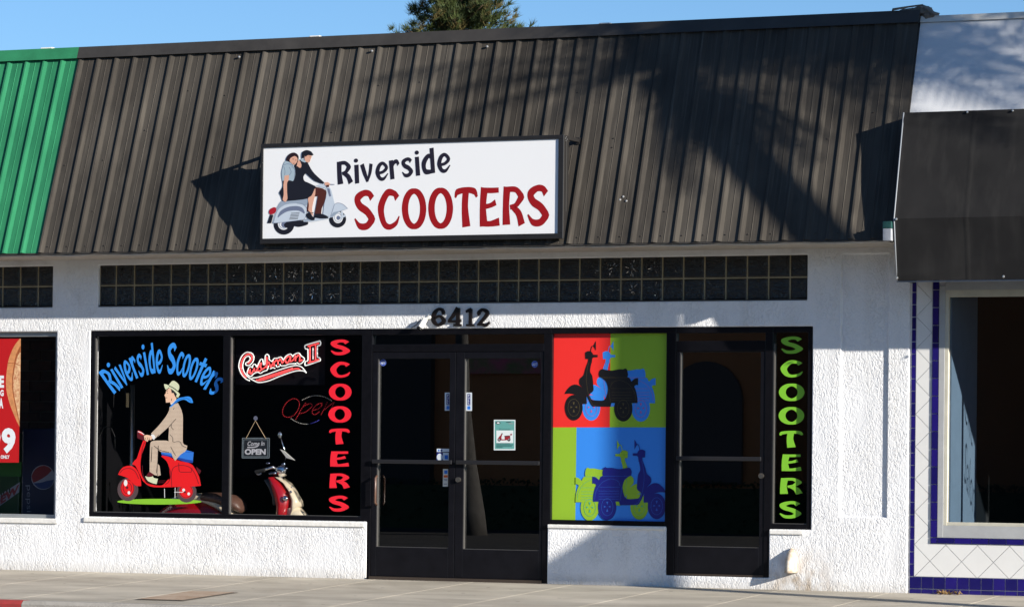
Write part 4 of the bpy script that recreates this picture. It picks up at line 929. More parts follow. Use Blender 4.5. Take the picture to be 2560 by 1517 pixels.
def silhouette(T, m, line, pre, cut):
    a = Art(pg, (0, 0), 1, A.Y-A.st*A.n, .00006); a.M = T
    def cl(p):
        return p
    a.ell(pre+'_wheel_art', m, (345, 1158, 142, 203), (1130, 1172, 145, 205), n=36)
    a.poly(pre+'_body_art', m, [(200, 940), (240, 870), (310, 805), (380, 792), (450, 820), (510, 880), (545, 970), (552, 1100), (480, 1100), (440, 1010), (370, 955), (290, 935)],
      [(570, 430), (625, 455), (605, 580), (640, 660), (655, 800), (655, 890), (600, 940), (590, 970), (610, 1040), (660, 1110), (700, 1135), (640, 1135), (590, 1060), (545, 960), (490, 850), (440, 790), (432, 740), (445, 695), (500, 640), (530, 540)],
      [(575, 385), (640, 370), (630, 455), (570, 432)], [(525, 285), (570, 262), (620, 270), (650, 310), (655, 350), (640, 380), (575, 386), (530, 385)], [(640, 318), (725, 322), (725, 358), (640, 362)],
      [(660, 180), (697, 100), (697, 260), (680, 220)],
      [(595, 950), (625, 1025), (680, 1040), (820, 1040), (870, 960), (887, 850), (850, 740), (765, 676), (1200, 676), (1260, 750), (1320, 860), (1350, 980), (1355, 1085), (940, 1085), (930, 1142), (690, 1138), (640, 1100), (600, 1020)],
      [(745, 600), (765, 560), (800, 548), (860, 560), (950, 570), (1060, 550), (1130, 550), (1160, 535), (1190, 560), (1205, 640), (1195, 678), (770, 678), (745, 640)], [(1255, 750), (1310, 700), (1365, 690), (1365, 800), (1330, 800), (1300, 825), (1270, 790)])
    a.line(pre+'_mirror_art', m, 10, [(612, 275), (632, 190), (668, 178)])
    a.line(pre+'_line_art', line, 4, [(770, 682), (1200, 682)], [(930, 855), (1250, 855)], [(945, 917), (1265, 917)], [(945, 960), (1265, 960)], [(945, 1007), (1265, 1007)], [(945, 1045), (1265, 1045)], [(920, 840), (960, 760), (1050, 725), (1130, 740), (1230, 800), (1310, 930), (1330, 1050)], [(900, 850), (910, 960), (930, 1080)], [(580, 440), (545, 640), (550, 780), (580, 960), (640, 1100), (700, 1133)])
    a.ring(pre+'_rim_art', line, (345, 1158, 92, 136, 5), (1130, 1172, 92, 136, 5))
    hub = []
    for cx, cy in ((345, 1150), (1130, 1165)):
        for dx, dy in ((0, -66), (0, 66), (-42, 0), (42, 0)):
            px_, py_ = -dy*.25, dx*.4
            hub.append([(cx+dx*1.25-px_*1.0, cy+dy*1.2-py_), (cx+dx*1.25+px_, cy+dy*1.2+py_), (cx+dx*.45, cy+dy*.45)])
    a.poly(pre+'_hub_art', line, *hub)
    A.n += a.n
sa = lambda dx, dy=0: (lambda x, y: (1380+(x+dx)/6.343, 836+(y+dy)/6.343))
sb = lambda dx, dy=0: (lambda x, y: (1641.7-(x-345)/6.343+dx, 1264.9+(y-1160)/6.343+dy))
silhouette(sa(278, 2), g_blue, mat('graphic_line_pink', (.45, .10, .30), .4), 'blue_scooter', None)
silhouette(sa(0), g_blk, mat('graphic_line_olive', (.09, .07, .03), .4), 'black_scooter', None)
def sbc(x, y, dx=-43.5, dy=1.5):
    p = sb(dx, dy)(x, y); return (max(p[0], 1440.5-.012*(p[1]-1068)), p[1])
silhouette(sbc, g_lime, mat('graphic_line_teal', (.06, .40, .25), .4), 'lime_scooter', None)
def sbr(x, y):
    p = sb(0)(x, y); return (min(p[0], 1668-.0105*(p[1]-1068)), p[1])
silhouette(sbr, g_nav, mat('graphic_line_blue', (.03, .12, .50), .4), 'navy_scooter', None)

# stickers on the doors
DG = GY-.0015
s_wh = mat('sticker_white', (.62, .68, .74), .4); s_bl = mat('sticker_blue', (.02, .16, .62), .4); s_nv = mat('sticker_navy', (.012, .018, .16), .4); s_or = mat('sticker_orange', (.60, .10, .01), .4); s_rd = mat('sticker_red', (.5, .015, .02), .4)
def octo(cx, cy, r, ry_=None): return [(cx+r*math.cos(R(22.5+45*k)), cy+(ry_ or r)*math.sin(R(22.5+45*k))) for k in range(8)]
for cx, cy, lab in ((958, 906, 'small blue octagonal alarm sticker at the top corner of the left door leaf'), (1337, 910, 'small blue octagonal alarm sticker at the top corner of the right door leaf')):
    t = thing('alarm_sticker', lab, 'sticker', at(cx, cy, DG), 'blue alarm stickers on the double door'); A = Art(t, (0, 0), 1, DG)
    A.poly('backing', mat('alarm_blue', (.02, .055, .38), .4), octo(cx, cy, 8, 9), smooth=False); A.ring('border', mat('alarm_line', (.25, .35, .75), .4), (cx, cy, 7, 8, .8), n=8)
    text(A, 'lettering', s_wh, 'ADT', ((cx-5, cy-3), (cx+6, cy-3), (cx+5, cy+4), (cx-6, cy+4)), .04)
for x0, x1, ya, yb, lab in ((1112, 1127.5, 981, 1026, 'white and navy PULL sticker beside the stile of the left door leaf'), (1164, 1180, 981, 1026.5, 'white and navy PULL sticker beside the stile of the right door leaf')):
    t = thing('pull_sticker', lab, 'sticker', at(x0, yb, DG), 'PULL stickers on the double door'); A = Art(t, (0, 0), 1, DG)
    A.poly('backing', s_wh, [(x0, ya), (x1, ya), (x1, yb), (x0, yb)], smooth=False)
    A.poly('navy_field', s_nv, [(x0+4, ya+3), (x1-4, ya+3), (x1-4, yb-14), (x0+4, yb-14)], smooth=False); A.poly('blue_field', s_bl, [(x0+4, yb-12), (x1-4, yb-12), (x1-4, yb-3), (x0+4, yb-3)], smooth=False)
    for i, ch in enumerate('PULL'): text(A, 'lettering', s_wh, ch, box4(x0+6, x1-6, ya+5+i*6.2, ya+10+i*6.2), .03)
t = thing('card_sticker', 'white strip of payment card logos with round badge just above the left push bar', 'sticker', at(1108, 1150, DG)); A = Art(t, (0, 0), 1, DG)
A.poly('top_strip', s_wh, [(1092, 1121), (1123, 1121), (1123, 1129), (1092, 1129)], smooth=False); A.poly('backing', s_nv, [(1092, 1130), (1108, 1130), (1108, 1152), (1091, 1152)], smooth=False); A.ell('badge', s_wh, (1099.5, 1142, 7.5, 9))
A.poly('card_panel', s_wh, [(1107.5, 1131), (1122, 1131), (1122, 1152.5), (1107.5, 1152.5)], smooth=False); A.poly('blue_card', s_bl, [(1111.5, 1137), (1120, 1137), (1120, 1147), (1111.5, 1147)], smooth=False)
A.poly('strip_mark', s_bl, [(1095, 1123), (1099, 1123), (1099, 1127.5), (1095, 1127.5)], smooth=False); A.poly('strip_mark', s_nv, [(1101, 1123), (1106, 1123), (1106, 1127.5), (1101, 1127.5)], smooth=False)
t = thing('card_sticker', 'tall white payment card sticker with blue and orange squares below the left push bar', 'sticker', at(1114, 1215, DG)); A = Art(t, (0, 0), 1, DG)
A.poly('backing', mat('sticker_ivory', (.60, .60, .54), .4), [(1107.5, 1171.5), (1120.5, 1171.5), (1120, 1215.5), (1107, 1215.5)], smooth=False)
A.poly('blue_card', s_bl, [(1110.5, 1175), (1119, 1175), (1119, 1183.5), (1110.5, 1183.5)], smooth=False); A.poly('orange_card', s_or, [(1109, 1187), (1119.5, 1187), (1119.5, 1193), (1109, 1193)], smooth=False)
A.line('print_line', s_nv, 1.2, [(1109, 1197), (1118, 1197)], [(1111, 1200), (1118, 1200)], [(1109, 1209), (1118, 1209)])
# poster
t = thing('door_poster', 'teal and white poster with a red scooter picture taped inside the right door leaf', 'poster', at(1261, 1124, DG)); A = Art(t, (1225, 1035), 1187/80, DG)
p_te = mat('poster_teal', (.12, .34, .32), .4); p_wh = mat('poster_white', (.68, .74, .75), .4); p_dt = mat('poster_dark_teal', (.02, .10, .10), .4); p_rd = mat('poster_red', (.28, .02, .03), .4); p_bk = mat('poster_black', (.03, .02, .03), .4); p_gr = mat('poster_grey', (.33, .30, .32), .4)
A.poly('sheet', p_wh, [(145, 205), (942, 207), (940, 1332), (142, 1332)], smooth=False); A.poly('teal_field', p_te, [(180, 245), (905, 245), (900, 1285), (180, 1285)], smooth=False)
A.poly('picture_field', p_wh, [(235, 600), (870, 600), (865, 1065), (235, 1065)], smooth=False)
A.ell('picture_wheel', p_bk, (340, 940, 62, 68), (698, 930, 62, 75)); A.ell('picture_hub', p_gr, (335, 940, 28, 36), (700, 930, 24, 30))
A.poly('picture_scooter', p_rd, [(290, 920), (330, 840), (390, 780), (430, 700), (470, 705), (440, 800), (425, 860), (430, 920), (540, 935), (545, 870), (530, 800), (700, 785), (750, 800), (750, 880), (700, 900), (620, 960), (410, 965), (380, 900)], [(745, 735), (815, 722), (822, 770), (750, 785)]); A.poly('picture_seat', p_bk, [(530, 805), (700, 785), (740, 800), (560, 830)], [(435, 705), (475, 700), (465, 745), (440, 740)])
A.ell('emblem', p_bk, (300, 318, 88, 52)); A.ell('emblem_centre', p_wh, (305, 320, 55, 30)); text(A, 'lettering', p_dt, 'Scooter', ((350, 520), (770, 525), (765, 592), (335, 585)), -.01)
A.line('emblem_line', p_gr, 26, [(690, 345), (860, 345)]); A.line('emblem_line', p_bk, 22, [(600, 295), (770, 290)]); A.line('print_line', p_dt, 22, [(235, 1085), (740, 1085)], [(235, 1132), (855, 1132)], [(235, 1180), (810, 1180)], [(235, 1228), (470, 1228)])

# hanging come-in sign, inside the glass
IY = .075
t = thing('hanging_sign', 'small dark hanging sign reading Come In OPEN on a string inside the window', 'hanging sign', at(640, 1140, IY))
q0 = [at(x_, y_, IY) for x_, y_ in ((605, 1094), (674, 1094), (673, 1145), (604, 1145))]
b = MB(); b.add(q0+[p+Vector((0, .008, 0)) for p in q0], [(0, 1, 2, 3), (7, 6, 5, 4), (0, 4, 5, 1), (1, 5, 6, 2), (2, 6, 7, 3), (3, 7, 4, 0)]); b.build('board', mat('chalkboard', (.012, .016, .022), .6), t)
A = Art(t, (590, 1030), 1237/100, IY-.0005); c_ch = mat('chalk_border', (.22, .27, .30), .7, var=.3, vs=60); c_cw = mat('chalk_white', (.62, .62, .66), .6)
A.line('border_line', c_ch, 22, [(195, 800), (1030, 800)], [(190, 1410), (1025, 1410)], [(200, 800), (188, 1410)], [(1030, 800), (1025, 1410)]); A.line('border_line', c_ch, 16, [(235, 845), (990, 845)], [(225, 1370), (985, 1370)], [(240, 845), (222, 1370)], [(985, 845), (980, 1370)])
text(A, 'lettering', c_cw, 'OPEN', ((270, 1130), (925, 1130), (915, 1312), (265, 1312)), .05); text(A, 'lettering', c_cw, 'Come In', ((370, 900), (895, 890), (870, 1030), (345, 1040)), .015)
A.line('ribbon_mark', c_cw, 34, [(350, 1085), (500, 1085), (640, 1060), (700, 1010)])
b = MB(); top = at(638.5, 1051, IY-.01); b.tube([at(614.5, 1096, IY-.004), top, at(664.5, 1096, IY-.004)], .0035, 6); b.build('string', mat('jute_string', (.42, .32, .20), .8), t)
b = MB(); c0 = at(639, 1045, .05); b.tube([c0, c0+Vector((0, .01, 0))], [.022, .018], 14); b.tube([c0+Vector((0, .01, 0)), c0+Vector((0, .02, -.012))], .005, 6); b.build('suction_cup', mat('clear_rubber', (.10, .11, .16), .2), t)

# neon sign
NY = .14
neon = thing('neon_sign', 'red and white neon sign reading Cushman II hanging in the window', 'neon sign', at(700, 970, NY))
n_wh = mat('neon_white_tube', (.78, .80, .76), .2, emit=.3); n_rd = mat('neon_red_tube', (.90, .07, .07), .2, emit=.6)
def neon_tubes(name, m, r, lines):
    b = MB()
    for l in lines:
        pts = crv(l, False, 4, 80); b.tube([at(585+x_/10.89, 840+y_/10.89, NY) for x_, y_ in pts], r, 6)
    return b.build(name, m, neon, smooth=True)
neon_tubes('white_tube', n_wh, .0058, [
 [(430, 1215), (330, 1170), (220, 1060), (150, 920), (130, 800), (160, 650), (230, 520), (330, 445), (420, 445), (500, 480), (540, 570), (520, 680), (450, 770), (380, 800), (320, 780), (320, 730), (390, 690), (440, 620), (420, 560), (370, 550), (300, 600), (250, 720), (235, 820), (260, 940), (330, 1060), (420, 1140), (520, 1200), (640, 1255), (760, 1255), (960, 1210), (1200, 1110), (1500, 1000), (1700, 945), (1880, 945), (1970, 1000)],
 [(480, 1140), (640, 1120), (900, 1040), (1200, 930), (1480, 840), (1680, 800), (1820, 830), (1900, 900), (1970, 1000)],
 [(350, 1030), (360, 980), (400, 860), (460, 830), (500, 860), (520, 780), (580, 770), (620, 850), (720, 640), (780, 630), (800, 780), (840, 760), (850, 540), (900, 490), (950, 540), (960, 640), (1040, 690), (1090, 610), (1180, 600), (1280, 570), (1340, 660), (1420, 540), (1540, 490), (1600, 560), (1640, 500), (1760, 460), (1830, 540), (1900, 590), (1910, 650), (1850, 730), (1780, 760), (1710, 720)],
 [(350, 1030), (430, 1095), (480, 1080), (540, 1020), (640, 980), (720, 1010), (800, 960), (900, 920), (940, 800)], [(980, 890), (1060, 860), (1120, 880)], [(1140, 780), (1170, 840), (1240, 820)], [(1250, 760), (1280, 810), (1400, 800), (1500, 760), (1700, 745)],
 [(2000, 350), (1950, 350), (1940, 250), (2340, 130), (2360, 180), (2340, 250), (2270, 280), (2270, 560), (2330, 590), (2340, 670), (1960, 800), (1930, 780), (1940, 690), (2010, 660), (2010, 350)], [(2150, 310), (2150, 630)]])
neon_tubes('red_tube', n_rd, .0062, [
 [(380, 745), (450, 680), (490, 600), (470, 520), (390, 490), (300, 540), (220, 660), (185, 800), (200, 920), (260, 1050), (330, 1130)], [(600, 1190), (720, 1200), (900, 1150), (1200, 1050), (1500, 940), (1700, 880), (1800, 905)], [(680, 1170), (1000, 1070), (1300, 970), (1600, 875)],
 [(380, 1000), (440, 900), (430, 1000), (470, 1030), (560, 870), (540, 940), (600, 950), (740, 720), (720, 830), (750, 900), (690, 950), (650, 940)], [(760, 910), (880, 800), (890, 560), (890, 870)], [(890, 740), (940, 700), (980, 800), (1000, 850), (1090, 680), (1095, 820)], [(1095, 720), (1160, 640), (1190, 700), (1200, 780)], [(1195, 700), (1260, 620), (1290, 680), (1310, 740), (1400, 620), (1480, 550), (1540, 560), (1480, 700), (1420, 730), (1400, 660)], [(1540, 560), (1530, 690), (1600, 660), (1680, 530), (1670, 680)], [(1680, 600), (1750, 510), (1790, 560), (1780, 690), (1860, 640)],
 [(2010, 280), (2310, 195)], [(2010, 730), (2310, 640)], [(2070, 270), (2070, 700)], [(2220, 230), (2220, 660)]])
b = MB()
for x_, y_ in ((900, 900), (1700, 600), (2150, 480), (380, 500)): p = at(585+x_/10.89, 840+y_/10.89, NY); b.tube([p+Vector((0, .012, 0)), p+Vector((0, .05, 0))], .005, 6)
p0, p1 = at(590, 846, NY+.055), at(812, 962, NY+.055); b.box(p0.x, p1.x, NY+.052, NY+.06, p1.z, p0.z); b.build('backboard', mat('black_backboard', (.004, .004, .006), .6, .1), neon)

# LED open sign
led = thing('led_sign', 'oval LED sign with faintly glowing red dotted script reading Open inside the window', 'led sign', at(765, 1060, NY))
def dots(name, m, lines, stp=56, r=.0042):
    b = MB()
    for l in lines:
        pts = crv(l, False, 12, 100); acc = 0; last = pts[0]; out = [pts[0]]
        for p in pts[1:]:
            acc += math.dist(p, last); last = p
            if acc >= stp: out.append(p); acc = 0
        for x_, y_ in out: b.ball(at(680+x_/14.735, 980+y_/14.735, NY), r, 6, 4)
    return tag(b.build(name, m, led), kind='stuff')
dots('red_leds', mat('red_led', (.45, .02, .03), .3, emit=.10), [[(1010, 450), (985, 330), (880, 250), (760, 240), (640, 295), (520, 400), (420, 560), (385, 700), (410, 840), (510, 910), (640, 915), (780, 865), (900, 740), (980, 590), (1010, 450)], [(1225, 405), (1060, 660), (950, 870), (880, 990)], [(1170, 520), (1310, 445), (1430, 420), (1480, 500), (1400, 600), (1260, 710), (1110, 770), (1000, 785)], [(1540, 660), (1700, 610), (1820, 510), (1830, 420), (1740, 415), (1620, 490), (1510, 620), (1480, 740), (1540, 820), (1640, 800), (1740, 715)], [(1815, 820), (1900, 650), (2030, 375)], [(1950, 630), (2100, 500), (2250, 390)], [(2290, 380), (2190, 590), (2080, 830)]])  # all the LED dots emit a little
dots('white_leds', mat('white_led', (.45, .44, .42), .3, emit=.03), [[(1120, 285), (1230, 230), (1380, 165), (1550, 130), (1720, 130), (1900, 165), (2050, 225), (2200, 320)], [(705, 975), (850, 1065), (1000, 1130), (1170, 1165), (1340, 1170)]])
dots('blue_leds', mat('blue_led', (.10, .10, .6), .3, emit=.1), [[(1440, 1150), (1500, 1130), (1610, 1090), (1760, 1010)]])
b = MB(); cc = at(770, 1022, NY+.03); b.prism([(cc.x+.42*math.cos(2*math.pi*k/28), cc.z+.20*math.sin(2*math.pi*k/28)) for k in range(28)], 'y', NY+.008, NY+.014); b.build('backboard', glassmat('clear_acrylic', .97, 1.12), led)

# ================================================================== SCOOTER IN THE WINDOW
SCY = .215
scp = thing('motor_scooter', 'red and cream retro motor scooter with brown seat parked inside the shop window', 'scooter', (at(560, 1285, SCY).x, SCY, .08))
c_red = mat('candy_red_paint', (.33, .004, .010), .22, .5, coat=.8); c_crm = mat('cream_paint', (.66, .57, .42), .3, .5, coat=.5); c_seat = mat('brown_seat_leather', (.10, .050, .035), .45, bump=.002, bs=60)
c_chr = mat('chrome', (.75, .77, .80), .08, metal=1); c_rub = mat('tyre_rubber', (.012, .012, .012), .8); c_gp = mat('grey_plastic', (.06, .06, .062), .5)
def S3(x_, y_): p = at(x_, y_, SCY); return p.x, p.z
def loft(secs, n=18, pw=1.0):
    rg = []
    for X, zc, hz, hy, yc in secs:
        rg.append([(X, SCY+yc+hy*math.cos(a), zc+hz*math.sin(a)) for a in [2*math.pi*k/n for k in range(n)]])
    return MB().rings(rg)
xr, _ = S3(385, 1285); xs_, zs_ = S3(575, 1224); xe, _ = S3(600, 1285)
zt = S3(500, 1231)[1]
sec = []
for i in range(15):
    t = i/14; X = xr+(xe-.02-xr)*t; prof_ = math.sin(math.pi*min(1, .04+.92*t))**.55
    sec.append((X, .42, max(.02, (zt-.44)*prof_*(1.0-.14*t)), .145*prof_, 0))
loft(sec).build('rear_body', c_red, scp, smooth=True)
tr = []
for i in range(13):
    t = i/12; X = xr+.22+(xe-.0-xr-.22)*t; prof_ = math.sin(math.pi*min(1, .04+.92*(.22+.78*t)))**.55
    z = .42+(zt-.44)*prof_*(1-.14*t)+.012; tr.append([(X, SCY-.10+.2*k/6, z+.025*math.sin(math.pi*k/6)) for k in range(7)]+[(X, SCY+.10, z-.05), (X, SCY-.10, z-.05)])
MB().rings(tr).build('top_trim', c_crm, scp, smooth=True)
loft([(xs_-.30, zs_-.10, .02, .06, 0), (xs_-.26, zs_-.075, .05, .12, 0), (xs_-.1, zs_-.085, .06, .14, 0), (xs_+.06, zs_-.125, .075, .13, 0), (xs_+.13, zs_-.16, .065, .11, 0), (xs_+.155, zs_-.18, .02, .07, 0)]).build('seat', c_seat, scp, smooth=True)
# leg shield (red flanks, cream front spine)
def shield(ptsL, ptsR, hy, yc=0):
    rg = []
    for (a, b_) in zip(ptsL, ptsR):
        (xa, za), (xb, zb) = S3(*a), S3(*b_)
        rg.append([(xa, SCY-hy, za), (xa*.6+xb*.4, SCY-hy*1.05, za*.6+zb*.4), (xb, SCY-hy*.55, zb), (xb, SCY+hy*.55, zb), (xa*.6+xb*.4, SCY+hy*1.05, za*.6+zb*.4), (xa, SCY+hy, za)])
    return MB().rings(rg)
L_ = [(684, 1193), (692, 1212), (699, 1237), (705, 1262), (705, 1300), (702, 1340)]; R_ = [(694, 1191), (712, 1208), (726, 1228), (732, 1250), (729, 1278), (722, 1320)]
shield(L_, R_, .125).build('leg_shield', c_red, scp, smooth=True)
L2 = [(697, 1191.5), (717, 1206), (731, 1226), (738, 1250), (736, 1278), (730, 1318)]; R2 = [(699, 1192), (724, 1209), (738, 1229), (752, 1252), (754, 1264), (740, 1268)]
shield(L2, R2, .085).build('front_panel', c_crm, scp, smooth=True)
L3 = [(727, 1270), (727, 1282), (724, 1300), (722, 1320)]; R3 = [(748, 1267), (764, 1284), (776, 1310), (780, 1335)]
shield(L3, R3, .08).build('front_fender', c_crm, scp, smooth=True)
L4 = [(672, 1200), (684, 1220), (692, 1242), (694, 1262)]; R4 = [(684, 1194), (693, 1212), (700, 1240), (702, 1262)]
shield(L4, R4, .10).build('inner_shield', c_gp, scp, smooth=True)
x0_, _ = S3(600, 1300); x1_, _ = S3(715, 1300); MB().box(x0_-.1, x1_, SCY-.15, SCY+.15, .30, .34).build('floorboard', c_crm, scp, bevel=.01)
for px_ in (440, 752):
    X, _ = S3(px_, 1290); b = MB(); rg = []
    for k in range(24):
        a = 2*math.pi*k/24; rg.append([(X+(.19+.05*math.cos(t))*math.cos(a), SCY+.05*math.sin(t), .30+(.19+.05*math.cos(t))*math.sin(a)) for t in [2*math.pi*j/8 for j in range(8)]])
    b.rings(rg+[rg[0]], cap=False); wh = b.build('wheel', c_rub, scp, smooth=True)
    b = MB(); b.tube([(X, SCY-.04, .30), (X, SCY+.04, .30)], .15, 20); b.build('rim', c_chr, wh)
hx, hz = S3(702, 1172)
b = MB(); b.tube([(hx-.10, SCY-.14, hz-.01), (hx-.03, SCY-.12, hz+.02), (hx, SCY, hz), (hx-.03, SCY+.12, hz+.02), (hx-.10, SCY+.30, hz-.01)], .014, 8); b.tube([(hx, SCY, hz), (hx+.01, SCY, hz-.12)], .03, 10); b.build('handlebar', c_chr, scp, smooth=True)
b = MB(); b.ball((hx+.02, SCY, hz-.01), (.075, .08, .065), 16, 10); b.build('headlamp', c_chr, scp, smooth=True)
for sy in (-1, 1):
    b = MB(); b.tube([(hx-.10, SCY+sy*(.14 if sy < 0 else .3), hz-.01), (hx-.20, SCY+sy*(.14 if sy < 0 else .3), hz-.03)], .018, 10); b.build('grip', c_rub, scp)
gx, gz_ = S3(702, 1087)
b = MB(); b.ball((gx, SCY-.02, gz_), (.022, .012, .030), 12, 8); b.tube([(gx, SCY, gz_-.02), (gx+.04, SCY+.04, gz_-.2), (hx-.02, SCY+.1, hz)], .005, 6); b.build('mirror', c_chr, scp, smooth=True)
p4 = [S3(712, 1123), S3(722, 1127), S3(748, 1150), S3(728, 1144)]
b = MB(); b.prism(p4, 'y', SCY-.10, SCY-.085); b.build('price_tag', mat('white_card', (.55, .55, .52), .6), scp)
for px_, py_, r_ in ((728, 1245, .030), (738, 1229, .014), (741, 1217, .010)):
    X, Z = S3(px_, py_); b = MB(); b.ball((X, SCY-.125+.03*(px_ > 730), Z), (r_, r_*.7, r_), 12, 8); b.build('indicator', c_chr, scp, smooth=True)
b = MB()
for px_, py_, r_ in ((692, 1182, .025), (712, 1177, .02), (722, 1170, .018), (677, 1157, .02), (655, 1183, .03), (684, 1183, .02), (716, 1160, .022)):
    X, Z = S3(px_, py_); b.ball((X, SCY-.06, Z), (r_*1.2, r_, r_*.8), 10, 6)
b.build('handlebar_switchgear', mat('dark_chrome', (.25, .28, .36), .15, metal=1), scp, smooth=True)

# chrome display pole in the left window
dp = thing('display_pole', 'chrome display pole with arched hooks standing behind the scooter decal', 'display stand', (at(330, 1270, .5).x, .5, .06))
b = MB(); X = at(330, 1100, .5).x; b.tube([(X, .5, .06), (X, .5, at(330, 962, .5).z)], .022, 14); b.build('pole', mat('brushed_steel', (.42, .40, .36), .28, metal=.9), dp, smooth=True)
b = MB()
for px_, py_, w_ in ((300, 1018, .075), (268, 1120, .09)):
    p = at(px_, py_, .5); b.tube([(p.x-w_, .5, p.z), (p.x-w_*.95, .5, p.z+.12), (p.x-w_*.5, .5, p.z+.2), (p.x, .5, p.z+.22), (p.x+w_*.5, .5, p.z+.2), (p.x+w_*.95, .5, p.z+.12), (p.x+w_, .5, p.z)], .005, 6)
b.build('hook', mat('dim_steel', (.02, .02, .02), .5, metal=.3), dp, smooth=True)
p = at(320, 1015, .48); MB().box(p.x-.016, p.x+.014, .47, .475, p.z-.01, p.z+.13).build('gold_glint', mat('gold_glint', (.55, .42, .22), .35, metal=.3), dp)  # flat gold plate put in for a golden glint of light

# ================================================================== PIZZA SHOP WINDOW CONTENTS
t = thing('pizza_poster', 'red pizza poster with white price lettering in the window under the green roof', 'poster', at(20, 1150, .066))
A = Art(t, (0, 830), 1319/160, .067)
z_rd = mat('pizza_red', (.46, .010, .012), .35); z_cr = mat('pizza_crust', (.62, .26, .10), .5, var=.25, vs=25); z_c2 = mat('pizza_crust_edge', (.36, .10, .03), .5, var=.3, vs=30); z_ch = mat('pizza_cheese', (.70, .50, .28), .5, var=.35, vs=35, dark=(.42, .12, .05)); z_wh = mat('poster_pure_white', (.72, .76, .80), .4)
A.poly('sheet', z_rd, [(-2600, 128), (428, 132), (388, 2684), (-2600, 2684)], smooth=False)
A.poly('crust', z_cr, [(412, 132), (428, 134), (424, 690), (412, 1500), (402, 1950), (330, 1800), (215, 1520), (140, 1240), (122, 1000), (150, 720), (180, 560), (250, 370), (330, 230)])
A.poly('crust_shade', z_c2, [(412, 290), (424, 290), (404, 1900), (330, 1600), (262, 1250), (248, 1000), (280, 700), (330, 470)])
A.poly('cheese', z_ch, [(424, 420), (404, 1850), (345, 1560), (285, 1250), (268, 1020), (300, 760), (345, 540), (400, 430)])
A.line('slice_cut', z_c2, 14, [(165, 635), (290, 640), (420, 690)])
for tx, q, bd in (('E', box4(-12, 82, 895, 1145), .05), ('G', box4(2, 76, 1188, 1318), .05), ('A', box4(-20, 66, 1358, 1570), .05)): text(A, 'lettering', z_wh, tx, q, bd)
A9 = Art(t, (0, 1010), 791/160, .066)
text(A9, 'price', z_wh, '9', box4(20, 192, 292, 608), .05); text(A9, 'price', z_wh, '9', box4(-172, 6, 292, 608), .05); text(A9, 'lettering', z_wh, 'ONLY', box4(8, 118, 628, 672), .04)
t = thing('drinks_cooler', 'blue drinks cooler with a round red white and blue emblem behind the pizza shop window', 'drinks cooler', (-1.0, .55, .05))
xa, xb = at(52, 1150, .35).x, -.62
MB().box(xa, xb, .36, .95, .05, 1.40).build('cabinet', mat('cooler_blue', (.008, .012, .040), .35), t, bevel=.02)
A = Art(t, (0, 1010), 791/160, .358); k_r = mat('emblem_red', (.14, .012, .018), .4); k_b = mat('emblem_blue', (.010, .03, .12), .4); k_w = mat('emblem_white', (.20, .22, .26), .4)
A.ell('emblem_ring', k_w, (532, 902, 146, 152)); A.ell('emblem_white', k_w, (532, 902, 138, 144))
A.poly('emblem_red', k_r, [(398, 930), (392, 880), (430, 810), (480, 772), (540, 758), (600, 775), (640, 815), (600, 860), (540, 905), (470, 945), (412, 968)]); A.poly('emblem_blue', k_b, [(415, 975), (500, 968), (580, 945), (668, 930), (640, 1000), (590, 1035), (530, 1045), (470, 1028)])
text(A, 'lettering', k_w, 'pepsi', ((385, 1000), (385, 1330), (315, 1330), (315, 1000)), -.01)
t = thing('soda_cooler', 'dark green soda cooler with slanted red lettering below the pizza poster', 'drinks cooler', (-1.9, .5, .05))
MB().box(-2.6, xa-.02, .36, .95, .05, 1.35).build('cabinet', mat('cooler_green', (.010, .040, .012), .35), t, bevel=.02)
A = Art(t, (0, 1010), 791/160, .358)
A.poly('green_band', mat('cooler_band', (.015, .10, .015), .4), [(-400, 715), (265, 715), (262, 895), (-400, 880)], smooth=False)
A.poly('logo_field', k_w, [(-120, 1190), (248, 960), (236, 1085), (-120, 1340)], smooth=False); k_r2 = mat('logo_red', (.20, .02, .03), .4)
text(A, 'lettering', mat('logo_dark', (.012, .03, .015), .4), 'mtn', ((-60, 1110), (128, 995), (128, 1090), (-60, 1205)), .03); text(A, 'lettering', k_r2, 'DEW', ((-100, 1200), (240, 985), (226, 1090), (-100, 1310)), .05)

# ================================================================== PINE BEHIND
random.seed(11)
PX, PY = at(1150, 40, 125).x, 125.0
pine = thing('pine_tree', 'tall dark green pine tree rising behind the brown metal roof', 'tree', (PX, PY, -.33))
b = MB(); b.tube([(PX, PY, -.4), (PX+.1, PY, 8), (PX, PY, 18), (PX+.1, PY, 32)], [.55, .45, .3, .06], 12); b.build('trunk', mat('pine_bark', (.10, .07, .05), .95, .1, var=.4, vs=3, bump=.05, bs=4), pine, smooth=True)
limb = MB(); cr = [MB(), MB(), MB()]
def tuft(mb, c, d, L, n):
    for _ in range(n):
        v = (d*random.uniform(.5, 1.3)+Vector((random.gauss(0, .55), random.gauss(0, .55), random.gauss(0, .45)))).normalized(); l = L*random.uniform(.6, 1.15)
        s = v.orthogonal().normalized(); s.rotate(Matrix.Rotation(random.uniform(0, 6.28), 3, v)); s *= .016
        o = c+Vector((random.gauss(0, .05),)*3)
        n0 = len(mb.v); mb.v += [tuple(o-s), tuple(o+s), tuple(o+v*l+Vector((0, 0, .03)))]; mb.f.append((n0, n0+1, n0+2))
